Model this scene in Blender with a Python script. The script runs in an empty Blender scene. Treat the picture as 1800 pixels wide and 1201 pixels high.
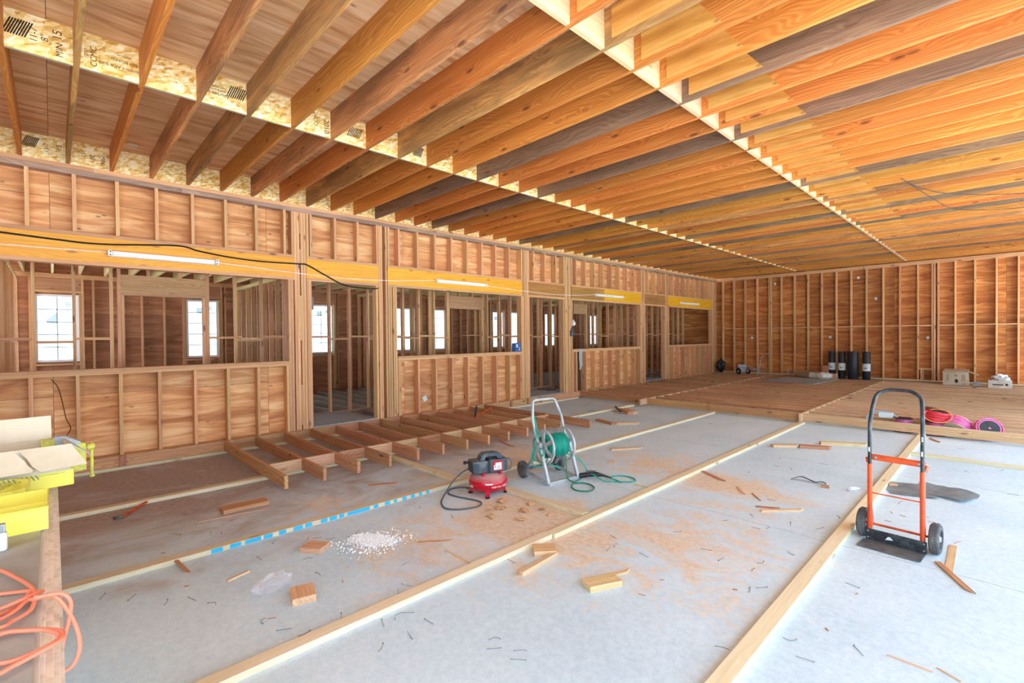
import bpy, bmesh, math, random
from mathutils import Vector, Matrix, Euler, noise as mnoise
rnd = random.Random(7)
C = bpy.context.scene.collection
PI = math.pi

# ------------------------------------------------------------------ helpers
def link(o, parent=None):
    C.objects.link(o)
    if parent is not None:
        o.parent = parent
    return o

def tag(o, label=None, cat=None, group=None, kind=None):
    if label: o['label'] = label
    if cat: o['category'] = cat
    if group: o['group'] = group
    if kind: o['kind'] = kind
    return o

def empty(name, loc=(0, 0, 0), rz=0, rot=None):
    o = bpy.data.objects.new(name, None)
    o.empty_display_size = 0.1
    o.location = loc
    o.rotation_euler = rot if rot else (0, 0, rz)
    return link(o)

def thing(name, label, cat, loc=(0, 0, 0), rz=0, group=None, rot=None):
    return tag(empty(name, loc, rz, rot), label, cat, group)

def mesh_obj(name, bm, mat, parent=None, smooth=False, loc=(0, 0, 0), rot=(0, 0, 0)):
    bmesh.ops.recalc_face_normals(bm, faces=bm.faces[:])
    me = bpy.data.meshes.new(name)
    bm.to_mesh(me); bm.free()
    me.materials.append(mat)
    if smooth:
        for p in me.polygons: p.use_smooth = True
        try: me.set_sharp_from_angle(angle=math.radians(40))
        except Exception: pass
    o = bpy.data.objects.new(name, me)
    o.location = loc; o.rotation_euler = rot
    return link(o, parent)

def bx(bm, x0, x1, y0, y1, z0, z1, bev=0, M=None):
    r = bmesh.ops.create_cube(bm, size=1)
    vs = r['verts']
    for v in vs:
        v.co = Vector(((x0 + x1) / 2 + v.co.x * (x1 - x0), (y0 + y1) / 2 + v.co.y * (y1 - y0), (z0 + z1) / 2 + v.co.z * (z1 - z0)))
    if bev > 0:
        es = list({e for v in vs for e in v.link_edges})
        r2 = bmesh.ops.bevel(bm, geom=es, offset=bev, segments=2, affect='EDGES', profile=.5)
        vs = list({v for f in r2['faces'] for v in f.verts} | {v for v in vs if v.is_valid})
    if M is not None:
        for v in vs: v.co = M @ v.co
    return vs

_cache = {}
def board(name, x0, x1, y0, y1, z0, z1, mat, parent=None, bev=0.0, jit=0.0):
    """a piece of lumber: own mesh, local x along its length so that the grain follows it"""
    d = (x1 - x0, y1 - y0, z1 - z0)
    ax = max(range(3), key=lambda i: d[i])
    if ax == 0: L, w, t, rot = d[0], d[1], d[2], (0, 0, 0)
    elif ax == 1: L, w, t, rot = d[1], d[0], d[2], (0, 0, PI / 2)
    else: L, w, t, rot = d[2], d[1], d[0], (0, -PI / 2, 0)
    key = (round(L, 3), round(w, 3), round(t, 3), mat.name, bev)
    if key not in _cache:
        bm = bmesh.new(); bx(bm, -L / 2, L / 2, -w / 2, w / 2, -t / 2, t / 2, bev)
        me = bpy.data.meshes.new(name); bm.to_mesh(me); bm.free(); me.materials.append(mat)
        _cache[key] = me
    o = bpy.data.objects.new(name, _cache[key])
    o.location = ((x0 + x1) / 2, (y0 + y1) / 2, (z0 + z1) / 2)
    o.rotation_euler = rot
    if parent is not None and parent.location.length > 0:
        o.location = Vector(o.location) - parent.location
    return link(o, parent)

def smoothpts(pts, n=6, closed=False):
    P = [Vector(p) for p in pts]; out = []
    N = len(P)
    rng = range(N) if closed else range(N - 1)
    for i in rng:
        if closed: a, b, c, d = P[(i - 1) % N], P[i], P[(i + 1) % N], P[(i + 2) % N]
        else: a, b, c, d = P[max(i - 1, 0)], P[i], P[i + 1], P[min(i + 2, N - 1)]
        for k in range(n):
            t = k / n
            out.append(.5 * ((2 * b) + (-a + c) * t + (2 * a - 5 * b + 4 * c - d) * t * t + (-a + 3 * b - 3 * c + d) * t ** 3))
    if not closed: out.append(P[-1])
    return out

def tube(bm, pts, r, seg=8, closed=False, cap=True, radii=None):
    P = [Vector(p) for p in pts]; N = len(P)
    T = []
    for i in range(N):
        if closed: t = P[(i + 1) % N] - P[i - 1]
        else: t = P[min(i + 1, N - 1)] - P[max(i - 1, 0)]
        T.append(t.normalized() if t.length > 1e-9 else Vector((0, 0, 1)))
    up = Vector((0, 0, 1)) if abs(T[0].z) < .9 else Vector((1, 0, 0))
    u = T[0].cross(up).normalized(); rings = []
    for i in range(N):
        u = (u - T[i] * u.dot(T[i]))
        u = u.normalized() if u.length > 1e-6 else T[i].orthogonal().normalized()
        v = T[i].cross(u)
        rr = radii[i] if radii else r
        rings.append([bm.verts.new(P[i] + (u * math.cos(2 * PI * k / seg) + v * math.sin(2 * PI * k / seg)) * rr) for k in range(seg)])
    for i in range(N if closed else N - 1):
        A, B = rings[i], rings[(i + 1) % N]
        for k in range(seg):
            bm.faces.new((A[k], A[(k + 1) % seg], B[(k + 1) % seg], B[k]))
    if cap and not closed:
        bm.faces.new(rings[0][::-1]); bm.faces.new(rings[-1])

def lathe(bm, prof, seg=32, M=None, close=False):
    rings = []
    for (r, z) in prof:
        rings.append([bm.verts.new((r * math.cos(2 * PI * k / seg), r * math.sin(2 * PI * k / seg), z)) for k in range(seg)])
    n = len(rings)
    for i in range(n if close else n - 1):
        A, B = rings[i], rings[(i + 1) % n]
        for k in range(seg):
            bm.faces.new((A[k], A[(k + 1) % seg], B[(k + 1) % seg], B[k]))
    if not close:
        if prof[0][0] > 1e-6: bm.faces.new(rings[0][::-1])
        if prof[-1][0] > 1e-6: bm.faces.new(rings[-1])
    bmesh.ops.remove_doubles(bm, verts=[v for r in rings for v in r], dist=1e-6)
    if M is not None:
        for r in rings:
            for v in r:
                if v.is_valid: v.co = M @ v.co

def prism(bm, poly, z0, z1, M=None):
    a = [bm.verts.new((x, y, z0)) for x, y in poly]; b = [bm.verts.new((x, y, z1)) for x, y in poly]
    n = len(poly)
    bm.faces.new(a[::-1]); bm.faces.new(b)
    for i in range(n): bm.faces.new((a[i], a[(i + 1) % n], b[(i + 1) % n], b[i]))
    if M is not None:
        for v in a + b: v.co = M @ v.co

def T_(x, y, z): return Matrix.Translation((x, y, z))
def Rx(a): return Matrix.Rotation(a, 4, 'X')
def Ry(a): return Matrix.Rotation(a, 4, 'Y')
def Rz(a): return Matrix.Rotation(a, 4, 'Z')

def text_obj(name, s, size, mat, parent, loc, rot, ext=0.0006, align='CENTER', sx=1.0):
    cu = bpy.data.curves.new(name, 'FONT'); cu.body = s; cu.size = size; cu.extrude = ext
    cu.align_x = align; cu.align_y = 'CENTER'
    t = bpy.data.objects.new(name, cu); C.objects.link(t)
    dg = bpy.context.evaluated_depsgraph_get(); dg.update()
    me = bpy.data.meshes.new_from_object(t.evaluated_get(dg))
    C.objects.unlink(t); bpy.data.objects.remove(t)
    me.materials.clear(); me.materials.append(mat)
    o = bpy.data.objects.new(name, me); o.location = loc; o.rotation_euler = rot; o.scale = (sx, 1, 1)
    return link(o, parent)

# ------------------------------------------------------------------ materials
def srgb(h):
    h = h.lstrip('#'); c = [int(h[i:i + 2], 16) / 255 for i in (0, 2, 4)]
    return tuple((x / 12.92 if x <= .04045 else ((x + .055) / 1.055) ** 2.4) for x in c) + (1,)

class N:
    def __init__(s, name):
        s.m = bpy.data.materials.new(name); s.m.use_nodes = True
        s.t = s.m.node_tree; s.b = s.t.nodes['Principled BSDF']; s.out = s.t.nodes['Material Output']
    def n(s, t, **k):
        x = s.t.nodes.new(t)
        for a, v in k.items():
            if a == 'i':
                for kk, vv in v.items(): x.inputs[kk].default_value = vv
            else: setattr(x, a, v)
        return x
    def l(s, a, b): s.t.links.new(a, b)
    def math(s, op, a, b=None, c=None):
        x = s.n('ShaderNodeMath', operation=op)
        for i, v in enumerate((a, b, c)):
            if v is None: continue
            if isinstance(v, (int, float)): x.inputs[i].default_value = v
            else: s.l(v, x.inputs[i])
        return x.outputs[0]
    def ramp(s, fac, stops):
        x = s.n('ShaderNodeValToRGB'); e = x.color_ramp.elements
        while len(e) < len(stops): e.new(.5)
        for i, (p, c) in enumerate(stops): e[i].position = p; e[i].color = c if not isinstance(c, str) else srgb(c)
        s.l(fac, x.inputs[0]); return x.outputs[0]
    def mix(s, fac, a, b, mode='MIX'):
        x = s.n('ShaderNodeMix', data_type='RGBA', blend_type=mode)
        for i, v in ((0, fac), (6, a), (7, b)):
            if isinstance(v, (int, float)): x.inputs[i].default_value = v
            elif isinstance(v, tuple): x.inputs[i].default_value = v
            elif isinstance(v, str): x.inputs[i].default_value = srgb(v)
            else: s.l(v, x.inputs[i])
        return x.outputs[2]
    def noise(s, vec, scale, detail=4, rough=.55, dist=0, lac=2):
        x = s.n('ShaderNodeTexNoise'); s.l(vec, x.inputs['Vector'])
        x.inputs['Scale'].default_value = scale; x.inputs['Detail'].default_value = detail
        x.inputs['Roughness'].default_value = rough; x.inputs['Distortion'].default_value = dist
        return x.outputs[0]
    def mapv(s, vec, sc, loc=(0, 0, 0)):
        x = s.n('ShaderNodeMapping'); s.l(vec, x.inputs[0]); x.inputs['Scale'].default_value = sc; x.inputs['Location'].default_value = loc
        return x.outputs[0]
    def fin(s, col, rough=.7, bump=None, bstr=.2, bdist=.01, spec=None, metal=None):
        if isinstance(col, (tuple, str)): s.b.inputs['Base Color'].default_value = srgb(col) if isinstance(col, str) else col
        else: s.l(col, s.b.inputs['Base Color'])
        if isinstance(rough, (int, float)): s.b.inputs['Roughness'].default_value = rough
        else: s.l(rough, s.b.inputs['Roughness'])
        if spec is not None: s.b.inputs['Specular IOR Level'].default_value = spec
        if metal is not None: s.b.inputs['Metallic'].default_value = metal
        if bump is not None:
            x = s.n('ShaderNodeBump'); x.inputs['Strength'].default_value = bstr; x.inputs['Distance'].default_value = bdist
            s.l(bump, x.inputs['Height']); s.l(x.outputs[0], s.b.inputs['Normal'])
        return s.m

def local_vec(s, rand=True):
    tc = s.n('ShaderNodeTexCoord'); v = tc.outputs['Object']; oi = s.n('ShaderNodeObjectInfo')
    r = oi.outputs['Random']
    if rand:
        a = s.n('ShaderNodeVectorMath', operation='ADD'); k = s.n('ShaderNodeCombineXYZ')
        s.l(s.math('MULTIPLY', r, 137.0), k.inputs[0]); s.l(s.math('MULTIPLY', r, 71.3), k.inputs[1]); s.l(s.math('MULTIPLY', r, 311.7), k.inputs[2])
        s.l(v, a.inputs[0]); s.l(k.outputs[0], a.inputs[1]); v = a.outputs[0]
    return v, r

def lumber(name, lo, mid, hi, lit_dust=None, **kw):
    m = lumber_(name, lo, mid, hi, **kw)
    if lit_dust:
        # upward faces painted paler: settled sawdust plus skylight put into the colour
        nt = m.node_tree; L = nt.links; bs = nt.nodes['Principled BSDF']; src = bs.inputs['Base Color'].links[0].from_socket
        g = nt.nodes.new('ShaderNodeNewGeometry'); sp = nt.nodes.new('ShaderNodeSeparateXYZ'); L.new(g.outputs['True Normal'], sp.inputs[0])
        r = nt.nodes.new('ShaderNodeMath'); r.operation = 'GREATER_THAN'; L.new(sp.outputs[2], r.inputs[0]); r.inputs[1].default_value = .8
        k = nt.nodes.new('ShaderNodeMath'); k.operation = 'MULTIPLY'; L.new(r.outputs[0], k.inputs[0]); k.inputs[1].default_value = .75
        x = nt.nodes.new('ShaderNodeMix'); x.data_type = 'RGBA'; L.new(k.outputs[0], x.inputs[0]); L.new(src, x.inputs[6]); x.inputs[7].default_value = srgb(lit_dust); L.new(x.outputs[2], bs.inputs['Base Color'])
    return m

def lumber_(name, lo, mid, hi, knot='#5a2f18', var=.32, rough=.65, hue=.012, weather=0, st_=.45, wv=.22):
    s = N(name); v, r = local_vec(s)
    g1 = s.noise(s.mapv(v, (.9, 26, 26)), 1.6, 5, .6, .4)
    vk = s.n('ShaderNodeTexVoronoi', voronoi_dimensions='3D', feature='F1'); s.l(s.mapv(v, (2.6, 8.5, 8.5)), vk.inputs['Vector']); vk.inputs['Scale'].default_value = 1
    sv = s.n('ShaderNodeSeparateXYZ'); s.l(v, sv.inputs[0])
    bend = s.noise(s.mapv(v, (.7, 2.6, 2.6)), 1.0, 2, .4)
    kd = s.math('POWER', 2.718, s.math('MULTIPLY', vk.outputs['Distance'], -5.0))
    ph = s.math('ADD', s.math('ADD', s.math('MULTIPLY', s.math('ADD', sv.outputs[1], sv.outputs[2]), 38.0), s.math('MULTIPLY', bend, 16.0)), s.math('MULTIPLY', kd, 5.0))
    ring = s.math('ADD', .5, s.math('MULTIPLY', s.math('SINE', s.math('MULTIPLY', ph, 6.283)), .5))
    class w: outputs = {'Fac': ring}
    f = s.math('ADD', s.math('MULTIPLY', g1, 1 - wv), s.math('MULTIPLY', w.outputs['Fac'], wv))
    col = s.ramp(f, [(.22, lo), (.5, mid), (.78, hi)])
    # knots
    vo = s.n('ShaderNodeTexVoronoi', voronoi_dimensions='3D', feature='F1'); s.l(s.mapv(v, (2.6, 8.5, 8.5)), vo.inputs['Vector']); vo.inputs['Scale'].default_value = 1
    kz = s.n('ShaderNodeMapRange', interpolation_type='SMOOTHSTEP'); s.l(vo.outputs['Distance'], kz.inputs[0])
    for i, q in ((1, .06), (2, .21), (3, 1), (4, 0)): kz.inputs[i].default_value = q
    sep = s.n('ShaderNodeSeparateColor'); s.l(vo.outputs['Color'], sep.inputs[0])
    km = s.math('MULTIPLY', kz.outputs[0], s.math('GREATER_THAN', sep.outputs[0], .45))
    col = s.mix(s.math('MULTIPLY', km, .8), col, knot)
    # streaks of different tone along the board
    st = s.noise(s.mapv(v, (.5, 4, 4)), 1.0, 3, .5, .3)
    col = s.mix(st_, col, s.ramp(st, [(.3, (.66, .62, .58, 1)), (.65, (1.1, 1.08, 1.05, 1))]), 'MULTIPLY')
    if weather:
        wn = s.noise(s.mapv(v, (.8, 5, 5)), 1.2, 4, .6, .5)
        col = s.mix(s.ramp(wn, [(.35, (0, 0, 0, 1)), (.6, (weather, weather, weather, 1))]), col, '#4f3f32')
    h = s.n('ShaderNodeHueSaturation'); s.l(col, h.inputs['Color'])
    s.l(s.math('ADD', s.math('MULTIPLY', r, var), 1 - var / 2), h.inputs['Value'])
    s.l(s.math('ADD', s.math('MULTIPLY', s.math('FRACT', s.math('MULTIPLY', r, 17.3)), 2 * hue), .5 - hue), h.inputs['Hue'])
    return s.fin(h.outputs[0], rough, f, .15, .004)

def plywood(name, lo, mid, hi, ax, sheet=(2.44, 1.22), knot='#4a2414', knots=1.0, var=.3):
    """ax: (grain axis, cross axis) as 0/1/2 of object space"""
    s = N(name); tc = s.n('ShaderNodeTexCoord'); v = tc.outputs['Object']
    sp = s.n('ShaderNodeSeparateXYZ'); s.l(v, sp.inputs[0])
    gx, cx = sp.outputs[ax[0]], sp.outputs[ax[1]]
    k = s.n('ShaderNodeCombineXYZ')
    si = s.math('FLOOR', s.math('DIVIDE', gx, sheet[0])); sj = s.math('FLOOR', s.math('DIVIDE', s.math('ADD', cx, .25), sheet[1]))
    s.l(si, k.inputs[0]); s.l(sj, k.inputs[1])
    wn = s.n('ShaderNodeTexWhiteNoise', noise_dimensions='2D'); s.l(k.outputs[0], wn.inputs['Vector'])
    q = s.n('ShaderNodeCombineXYZ'); s.l(gx, q.inputs[0]); s.l(cx, q.inputs[1]); s.l(s.math('MULTIPLY', wn.outputs['Value'], 37), q.inputs[2])
    g = s.noise(s.mapv(q.outputs[0], (.8, 5.5, 1)), 1.4, 4, .5, 1.1)
    g2 = s.noise(s.mapv(q.outputs[0], (1.2, 40, 1)), 2.0, 4, .6, .5)
    f = s.math('ADD', s.math('MULTIPLY', g, .76), s.math('MULTIPLY', g2, .24))
    col = s.ramp(f, [(.33, lo), (.5, mid), (.66, hi)])
    vo = s.n('ShaderNodeTexVoronoi', feature='F1'); s.l(s.mapv(q.outputs[0], (3.6, 8.0, 1)), vo.inputs['Vector'])
    vo.inputs['Scale'].default_value = 1.0
    kz = s.n('ShaderNodeMapRange', interpolation_type='SMOOTHSTEP'); s.l(vo.outputs['Distance'], kz.inputs[0])
    for i, z in ((1, .03), (2, .15), (3, 1), (4, 0)): kz.inputs[i].default_value = z
    sep = s.n('ShaderNodeSeparateColor'); s.l(vo.outputs['Color'], sep.inputs[0])
    km = s.math('MULTIPLY', kz.outputs[0], s.math('GREATER_THAN', sep.outputs[0], .58))
    col = s.mix(s.math('MULTIPLY', km, .85 * knots), col, knot)
    h = s.n('ShaderNodeHueSaturation'); s.l(col, h.inputs['Color'])
    s.l(s.math('ADD', s.math('MULTIPLY', wn.outputs['Value'], var), 1 - var / 2), h.inputs['Value'])
    # joint lines between sheets
    e1 = s.math('ABSOLUTE', s.math('SUBTRACT', s.math('FRACT', s.math('DIVIDE', gx, sheet[0])), .5))
    e2 = s.math('ABSOLUTE', s.math('SUBTRACT', s.math('FRACT', s.math('DIVIDE', s.math('ADD', cx, .25), sheet[1])), .5))
    ed = s.math('MAXIMUM', s.math('GREATER_THAN', e1, .5 - .0012), s.math('GREATER_THAN', e2, .5 - .0022))
    col = s.mix(s.math('MULTIPLY', ed, .7), h.outputs[0], '#2a1409')
    return s.fin(col, .7, f, .1, .003)

def plain(name, col, rough=.5, metal=0, var=0, dirt=None, dscale=6, spec=None):
    s = N(name)
    c = srgb(col) if isinstance(col, str) else col
    if dirt:
        v, r = local_vec(s)
        f = s.noise(v, dscale, 5, .65)
        cc = s.mix(s.ramp(f, [(.45, (0, 0, 0, 1)), (.7, (1, 1, 1, 1))]), c, dirt)
        return s.fin(cc, rough, metal=metal, spec=spec)
    return s.fin(c, rough, metal=metal, spec=spec)

M = {}
M['stud'] = lumber('stud_wood', '#c9935f', '#dca976', '#e9c092', var=.3, st_=.35, wv=.1)
M['joist'] = lumber('joist_wood', '#a96829', '#c97f33', '#dda04f', var=.3)
M['joist_grey'] = lumber('weathered_joist_wood', '#7c5e45', '#94765a', '#ab8d6e', var=.2, weather=.5)
M['joist_half'] = lumber('stained_joist_wood', '#b07440', '#cd9253', '#deaf72', var=.25, weather=.6)
M['fjoist'] = lumber('floor_joist_wood', '#ab724b', '#c8966a', '#dab48b', var=.3)
M['pjoist'] = lumber('lit_dusty_platform_joist', '#a36a42', '#c08c5e', '#d3aa7e', var=.3, lit_dust='#ecdcc8')  # both platform joist woods: tops paled by sawdust and painted skylight
M['pjoist_pale'] = lumber('lit_dusty_pale_platform_joist', '#b98a62', '#d3ab80', '#e2c49e', var=.2, lit_dust='#f2e6d6')
M['pale'] = lumber('pale_lumber', '#dccba6', '#e8dab9', '#f1e7d0', knot='#a88a60', var=.12, st_=.2, wv=.1)
M['ptwood'] = lumber('treated_lumber', '#cdc19b', '#ddd3b0', '#e8e1c8', knot='#a09068', var=.12, st_=.2, wv=.1)
M['white_block'] = lumber('pale_blocking_wood', '#c6a478', '#d9bb8f', '#e6cfab', knot='#a77848', var=.15, st_=.25, wv=.12)
M['greyplate'] = lumber('weathered_plate_wood', '#957c68', '#b39680', '#c9ad92', var=.2, weather=.45)
M['lvl'] = lumber('yellow_beam_wood', '#dc9412', '#f4b021', '#fcc740', knot='#a8660c', var=.06, rough=.4, st_=.2, wv=.12)
M['lvl2'] = lumber('tan_beam_wood', '#a86a25', '#c98f40', '#d8a45a', knot='#7a4a1c', var=.12, weather=.35)
M['scrap'] = lumber('scrap_wood', '#b98a64', '#d9b089', '#e6c6a4', var=.2, st_=.3, wv=.12)
M['redscrap'] = lumber('reddish_scrap_wood', '#a0664a', '#bd8663', '#d2a37f', var=.2, st_=.3, wv=.12)
M['inner'] = lumber('inner_stud_wood', '#c08a5e', '#d3a072', '#e2b88c', var=.4, st_=.35, wv=.1)
M['newjoist'] = lumber('new_joist_wood', '#c2a468', '#dcc48a', '#e9d9a8', var=.15)
M['greyjoist'] = lumber('inner_floor_joist_wood', '#8a7868', '#a89888', '#c2b5a6', var=.2)
M['ply_left'] = plywood('wall_plywood', '#b27040', '#d89962', '#efc590', (1, 2), knots=.8)
M['ply_back'] = plywood('back_wall_plywood', '#985422', '#b97338', '#d69a58', (0, 2), var=.4)
M['ply_out'] = plywood('inner_wall_plywood', '#945f40', '#b17753', '#cb9670', (1, 2))
M['deck'] = plywood('deck_plywood', '#b97d4e', '#dcae80', '#ecc9a2', (1, 0), knots=.8)
M['scab'] = plywood('figured_plywood', '#a86c28', '#cc9040', '#deac60', (0, 2), sheet=(9, 9), knots=1)

def osb():
    s = N('oriented_strand_board'); v, r = local_vec(s)
    nn = s.n('ShaderNodeTexNoise'); s.l(v, nn.inputs['Vector']); nn.inputs['Scale'].default_value = 5
    outs = []
    for ang, sc in ((.5, (8, 40, 40)), (-.8, (9, 46, 46))):
        mp = s.n('ShaderNodeMapping'); s.l(v, mp.inputs[0]); mp.inputs['Rotation'].default_value = (ang, 0, ang)
        a = s.n('ShaderNodeVectorMath', operation='MULTIPLY_ADD'); s.l(nn.outputs['Color'], a.inputs[0]); a.inputs[1].default_value = (.09, .06, .06); s.l(mp.outputs[0], a.inputs[2])
        vo = s.n('ShaderNodeTexVoronoi', feature='F1'); s.l(s.mapv(a.outputs[0], sc), vo.inputs['Vector']); vo.inputs['Scale'].default_value = 1
        sep = s.n('ShaderNodeSeparateColor'); s.l(vo.outputs['Color'], sep.inputs[0]); outs.append(sep)
    f = s.math('ADD', s.math('MULTIPLY', outs[0].outputs[0], .55), s.math('MULTIPLY', outs[1].outputs[0], .45))
    col = s.ramp(f, [(.12, '#c8943f'), (.35, '#eac070'), (.6, '#f5d898'), (.85, '#fcf0cc')])
    g = s.noise(s.mapv(v, (14, 60, 60)), 2, 3)
    col = s.mix(.3, col, s.ramp(g, [(.35, (.75, .65, .5, 1)), (.6, (1.05, 1.05, 1.05, 1))]), 'MULTIPLY')
    return s.fin(col, .6, f, .15, .002)
M['osb'] = osb()
M['osb_edge'] = plain('sealed_osb_edge', '#b9b59a', .7)

def concrete():
    s = N('dusty_concrete'); tc = s.n('ShaderNodeTexCoord'); v = tc.outputs['Object']
    sp = s.n('ShaderNodeSeparateXYZ'); s.l(v, sp.inputs[0]); X, Y = sp.outputs[0], sp.outputs[1]
    big = s.noise(v, .7, 5, .6); fine = s.noise(v, 22, 5, .7); grit = s.noise(v, 140, 3, .7)
    base = s.ramp(s.math('ADD', s.math('MULTIPLY', big, .5), s.math('MULTIPLY', fine, .5)), [(.3, '#b6d0e0'), (.5, '#cfe5f2'), (.7, '#e4f3fb')])
    base = s.mix(.5, base, s.ramp(grit, [(.3, (.7, .72, .75, 1)), (.6, (1.05, 1.05, 1.05, 1))]), 'MULTIPLY')
    # dried mud and sawdust are thicker toward the stud wall
    st = s.noise(s.mapv(v, (1.0, .8, 1)), 1.5, 7, .68, .6)
    wall = s.n('ShaderNodeMapRange', interpolation_type='SMOOTHSTEP'); s.l(X, wall.inputs[0])
    for i, q in ((1, -2.6), (2, -6.8), (3, 0), (4, 1)): wall.inputs[i].default_value = q
    far = s.n('ShaderNodeMapRange', interpolation_type='SMOOTHSTEP'); s.l(Y, far.inputs[0])
    for i, q in ((1, 4.5), (2, 7.5), (3, 1), (4, 0.12)): far.inputs[i].default_value = q
    wallf = s.math('MULTIPLY', wall.outputs[0], far.outputs[0])
    st = s.math('ADD', s.math('MULTIPLY', st, .72), s.math('MULTIPLY', fine, .28))
    th = s.math('SUBTRACT', s.math('ADD', st, s.math('MULTIPLY', wallf, .31)), .60)
    mud = s.math('MULTIPLY', s.n('ShaderNodeClamp').outputs[0], 1)
    cl = s.n('ShaderNodeClamp'); s.l(s.math('MULTIPLY', th, 5.5), cl.inputs[0])
    mudc = s.ramp(fine, [(.3, '#8a7262'), (.55, '#a8917f'), (.75, '#bfae9f')])
    col = s.mix(s.math('MULTIPLY', cl.outputs[0], .78), base, mudc)
    # sawdust: heaps around where the saw stood
    sd = None
    for (cx, cy, rx, ry, amp) in ((-3.0, 3.1, 1.0, .75, .46), (-3.2, 2.2, .9, .8, .30), (-2.3, 3.1, .8, 1.2, .30), (-1.7, 3.6, .9, 1.4, .26), (-2.2, 5.3, .9, .5, .42), (-1.9, 4.6, .8, .5, .22), (-3.2, 5.6, .8, 1.0, .30), (-4.6, 4.5, .9, 1.4, .3), (-4.6, 1.9, .8, .8, .2), (-2.6, 1.8, .6, .8, .16), (-3.1, .9, .6, .5, .12)):
        dx = s.math('POWER', s.math('DIVIDE', s.math('ABSOLUTE', s.math('SUBTRACT', X, cx)), rx), 2.0); dy = s.math('POWER', s.math('DIVIDE', s.math('ABSOLUTE', s.math('SUBTRACT', Y, cy)), ry), 2.0)
        e = s.math('MULTIPLY', s.math('POWER', 2.718, s.math('MULTIPLY', s.math('ADD', dx, dy), -1.0)), amp)
        sd = e if sd is None else s.math('MAXIMUM', sd, e)
    sn = s.noise(s.mapv(v, (1, 1.5, 1), (4.2, 1.7, 0)), 2.1, 7, .66, .8)
    cl2 = s.n('ShaderNodeClamp'); s.l(s.math('MULTIPLY', s.math('SUBTRACT', s.math('ADD', s.math('ADD', s.math('MULTIPLY', sn, .7), s.math('MULTIPLY', fine, .3)), sd), .66), 6), cl2.inputs[0])
    sc = s.ramp(fine, [(.3, '#cfb392'), (.5, '#e2cbad'), (.72, '#efe0c8')])
    col = s.mix(s.math('MULTIPLY', cl2.outputs[0], .85), col, sc)
    # small specks of sawdust everywhere
    sn2 = s.noise(s.mapv(v, (1.2, 1, 1), (9, 3, 0)), 9, 6, .75)
    cl3 = s.n('ShaderNodeClamp'); s.l(s.math('MULTIPLY', s.math('SUBTRACT', sn2, .66), 9), cl3.inputs[0])
    col = s.mix(s.math('MULTIPLY', cl3.outputs[0], .55), col, '#b98d66')
    # shrinkage cracks and saw joints
    wob = s.math('MULTIPLY', s.math('SUBTRACT', s.noise(v, 2.5, 4), .5), .12)
    for y0 in (4.42, 7.05, 9.35):
        d = s.math('ABSOLUTE', s.math('ADD', s.math('SUBTRACT', Y, y0), wob))
        col = s.mix(s.math('MULTIPLY', s.math('LESS_THAN', d, .0035), .55), col, '#5f6a70')
    return s.fin(col, .85, s.math('ADD', grit, s.math('MULTIPLY', cl2.outputs[0], .8)), .25, .006, spec=.2)
M['concrete'] = concrete()
M['ground'] = plain('outdoor_ground', '#d2d4d4', .95, dirt='#bcbebd', dscale=.8)
M['white'] = plain('white_enamel', '#f1f2f2', .35)
M['offwhite'] = plain('white_vinyl', '#eef0f2', .4)
M['tubeglass'] = plain('fluorescent_tube_glass', '#fbfbfb', .25)
M['black'] = plain('black_plastic', '#1c1e21', .45)
M['rubber'] = plain('grey_rubber', '#4c5053', .8, dirt='#7d7a74', dscale=14)
M['charcoal'] = plain('dusty_charcoal_plastic', '#3a4752', .55, dirt='#7d8082', dscale=5)
M['red'] = plain('red_tank_paint', '#c01028', .28)
M['red_dusty'] = None
def dusty_red():
    s = N('dusty_red_paint'); tc = s.n('ShaderNodeTexCoord'); g = s.n('ShaderNodeNewGeometry')
    sp = s.n('ShaderNodeSeparateXYZ'); s.l(g.outputs['Normal'], sp.inputs[0])
    f = s.noise(tc.outputs['Object'], 7, 4); r = s.math('ADD', sp.outputs[2], s.math('MULTIPLY', s.math('SUBTRACT', f, .5), .5))
    m = s.ramp(r, [(.3, (0, 0, 0, 1)), (.85, (.8, .8, .8, 1))])
    return s.fin(s.mix(m, '#bd0d26', '#b79a98'), s.mix(m, (.25, .25, .25, 1), (.7, .7, .7, 1)))
M['red_dusty'] = dusty_red()
M['silver'] = plain('galvanized_grey_paint', '#b4b9bb', .45, metal=.15, dirt='#8d9193', dscale=10)
M['steel'] = plain('bright_steel', '#aab0b4', .35, metal=.8)
M['green'] = plain('green_hose_rubber', '#17a08a', .45)
M['green_dk'] = plain('dark_green_hose_rubber', '#157a5f', .5)
M['greyhose'] = plain('grey_hose_rubber', '#575d61', .6)
M['orange_paint'] = plain('chipped_orange_paint', '#e0531c', .4, dirt='#b4421c', dscale=9)
M['blackpaint'] = plain('worn_black_paint', '#1f2429', .4, dirt='#4a5258', dscale=16)
M['plate'] = plain('scuffed_steel_plate', '#80858a', .45, metal=.5, dirt='#5d6064', dscale=9)
M['orange_cord'] = plain('orange_cord_jacket', '#ee8a6c', .45)
M['yellow'] = plain('yellow_plastic', '#f4ea62', .35)
M['yellow2'] = plain('pale_yellow_plastic', '#f3e35a', .5)
M['clampyellow'] = plain('worn_yellow_paint', '#d6d257', .5, dirt='#8c8c5a', dscale=20)
M['card'] = plain('cardboard', '#d9cbb2', .85, dirt='#cdbb9e', dscale=4)
M['card_in'] = plain('brown_cardboard', '#b39a78', .9)
M['pink'] = plain('magenta_wire_jacket', '#e074ae', .4)
M['redwire'] = plain('red_wire_jacket', '#d8343f', .4)
M['orangewire'] = plain('orange_wire_jacket', '#ee9a58', .4)
M['greywire'] = plain('blue_grey_wire_jacket', '#9fb3bd', .4)
M['blackroll'] = plain('black_roll_membrane', '#20262c', .5)
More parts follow.
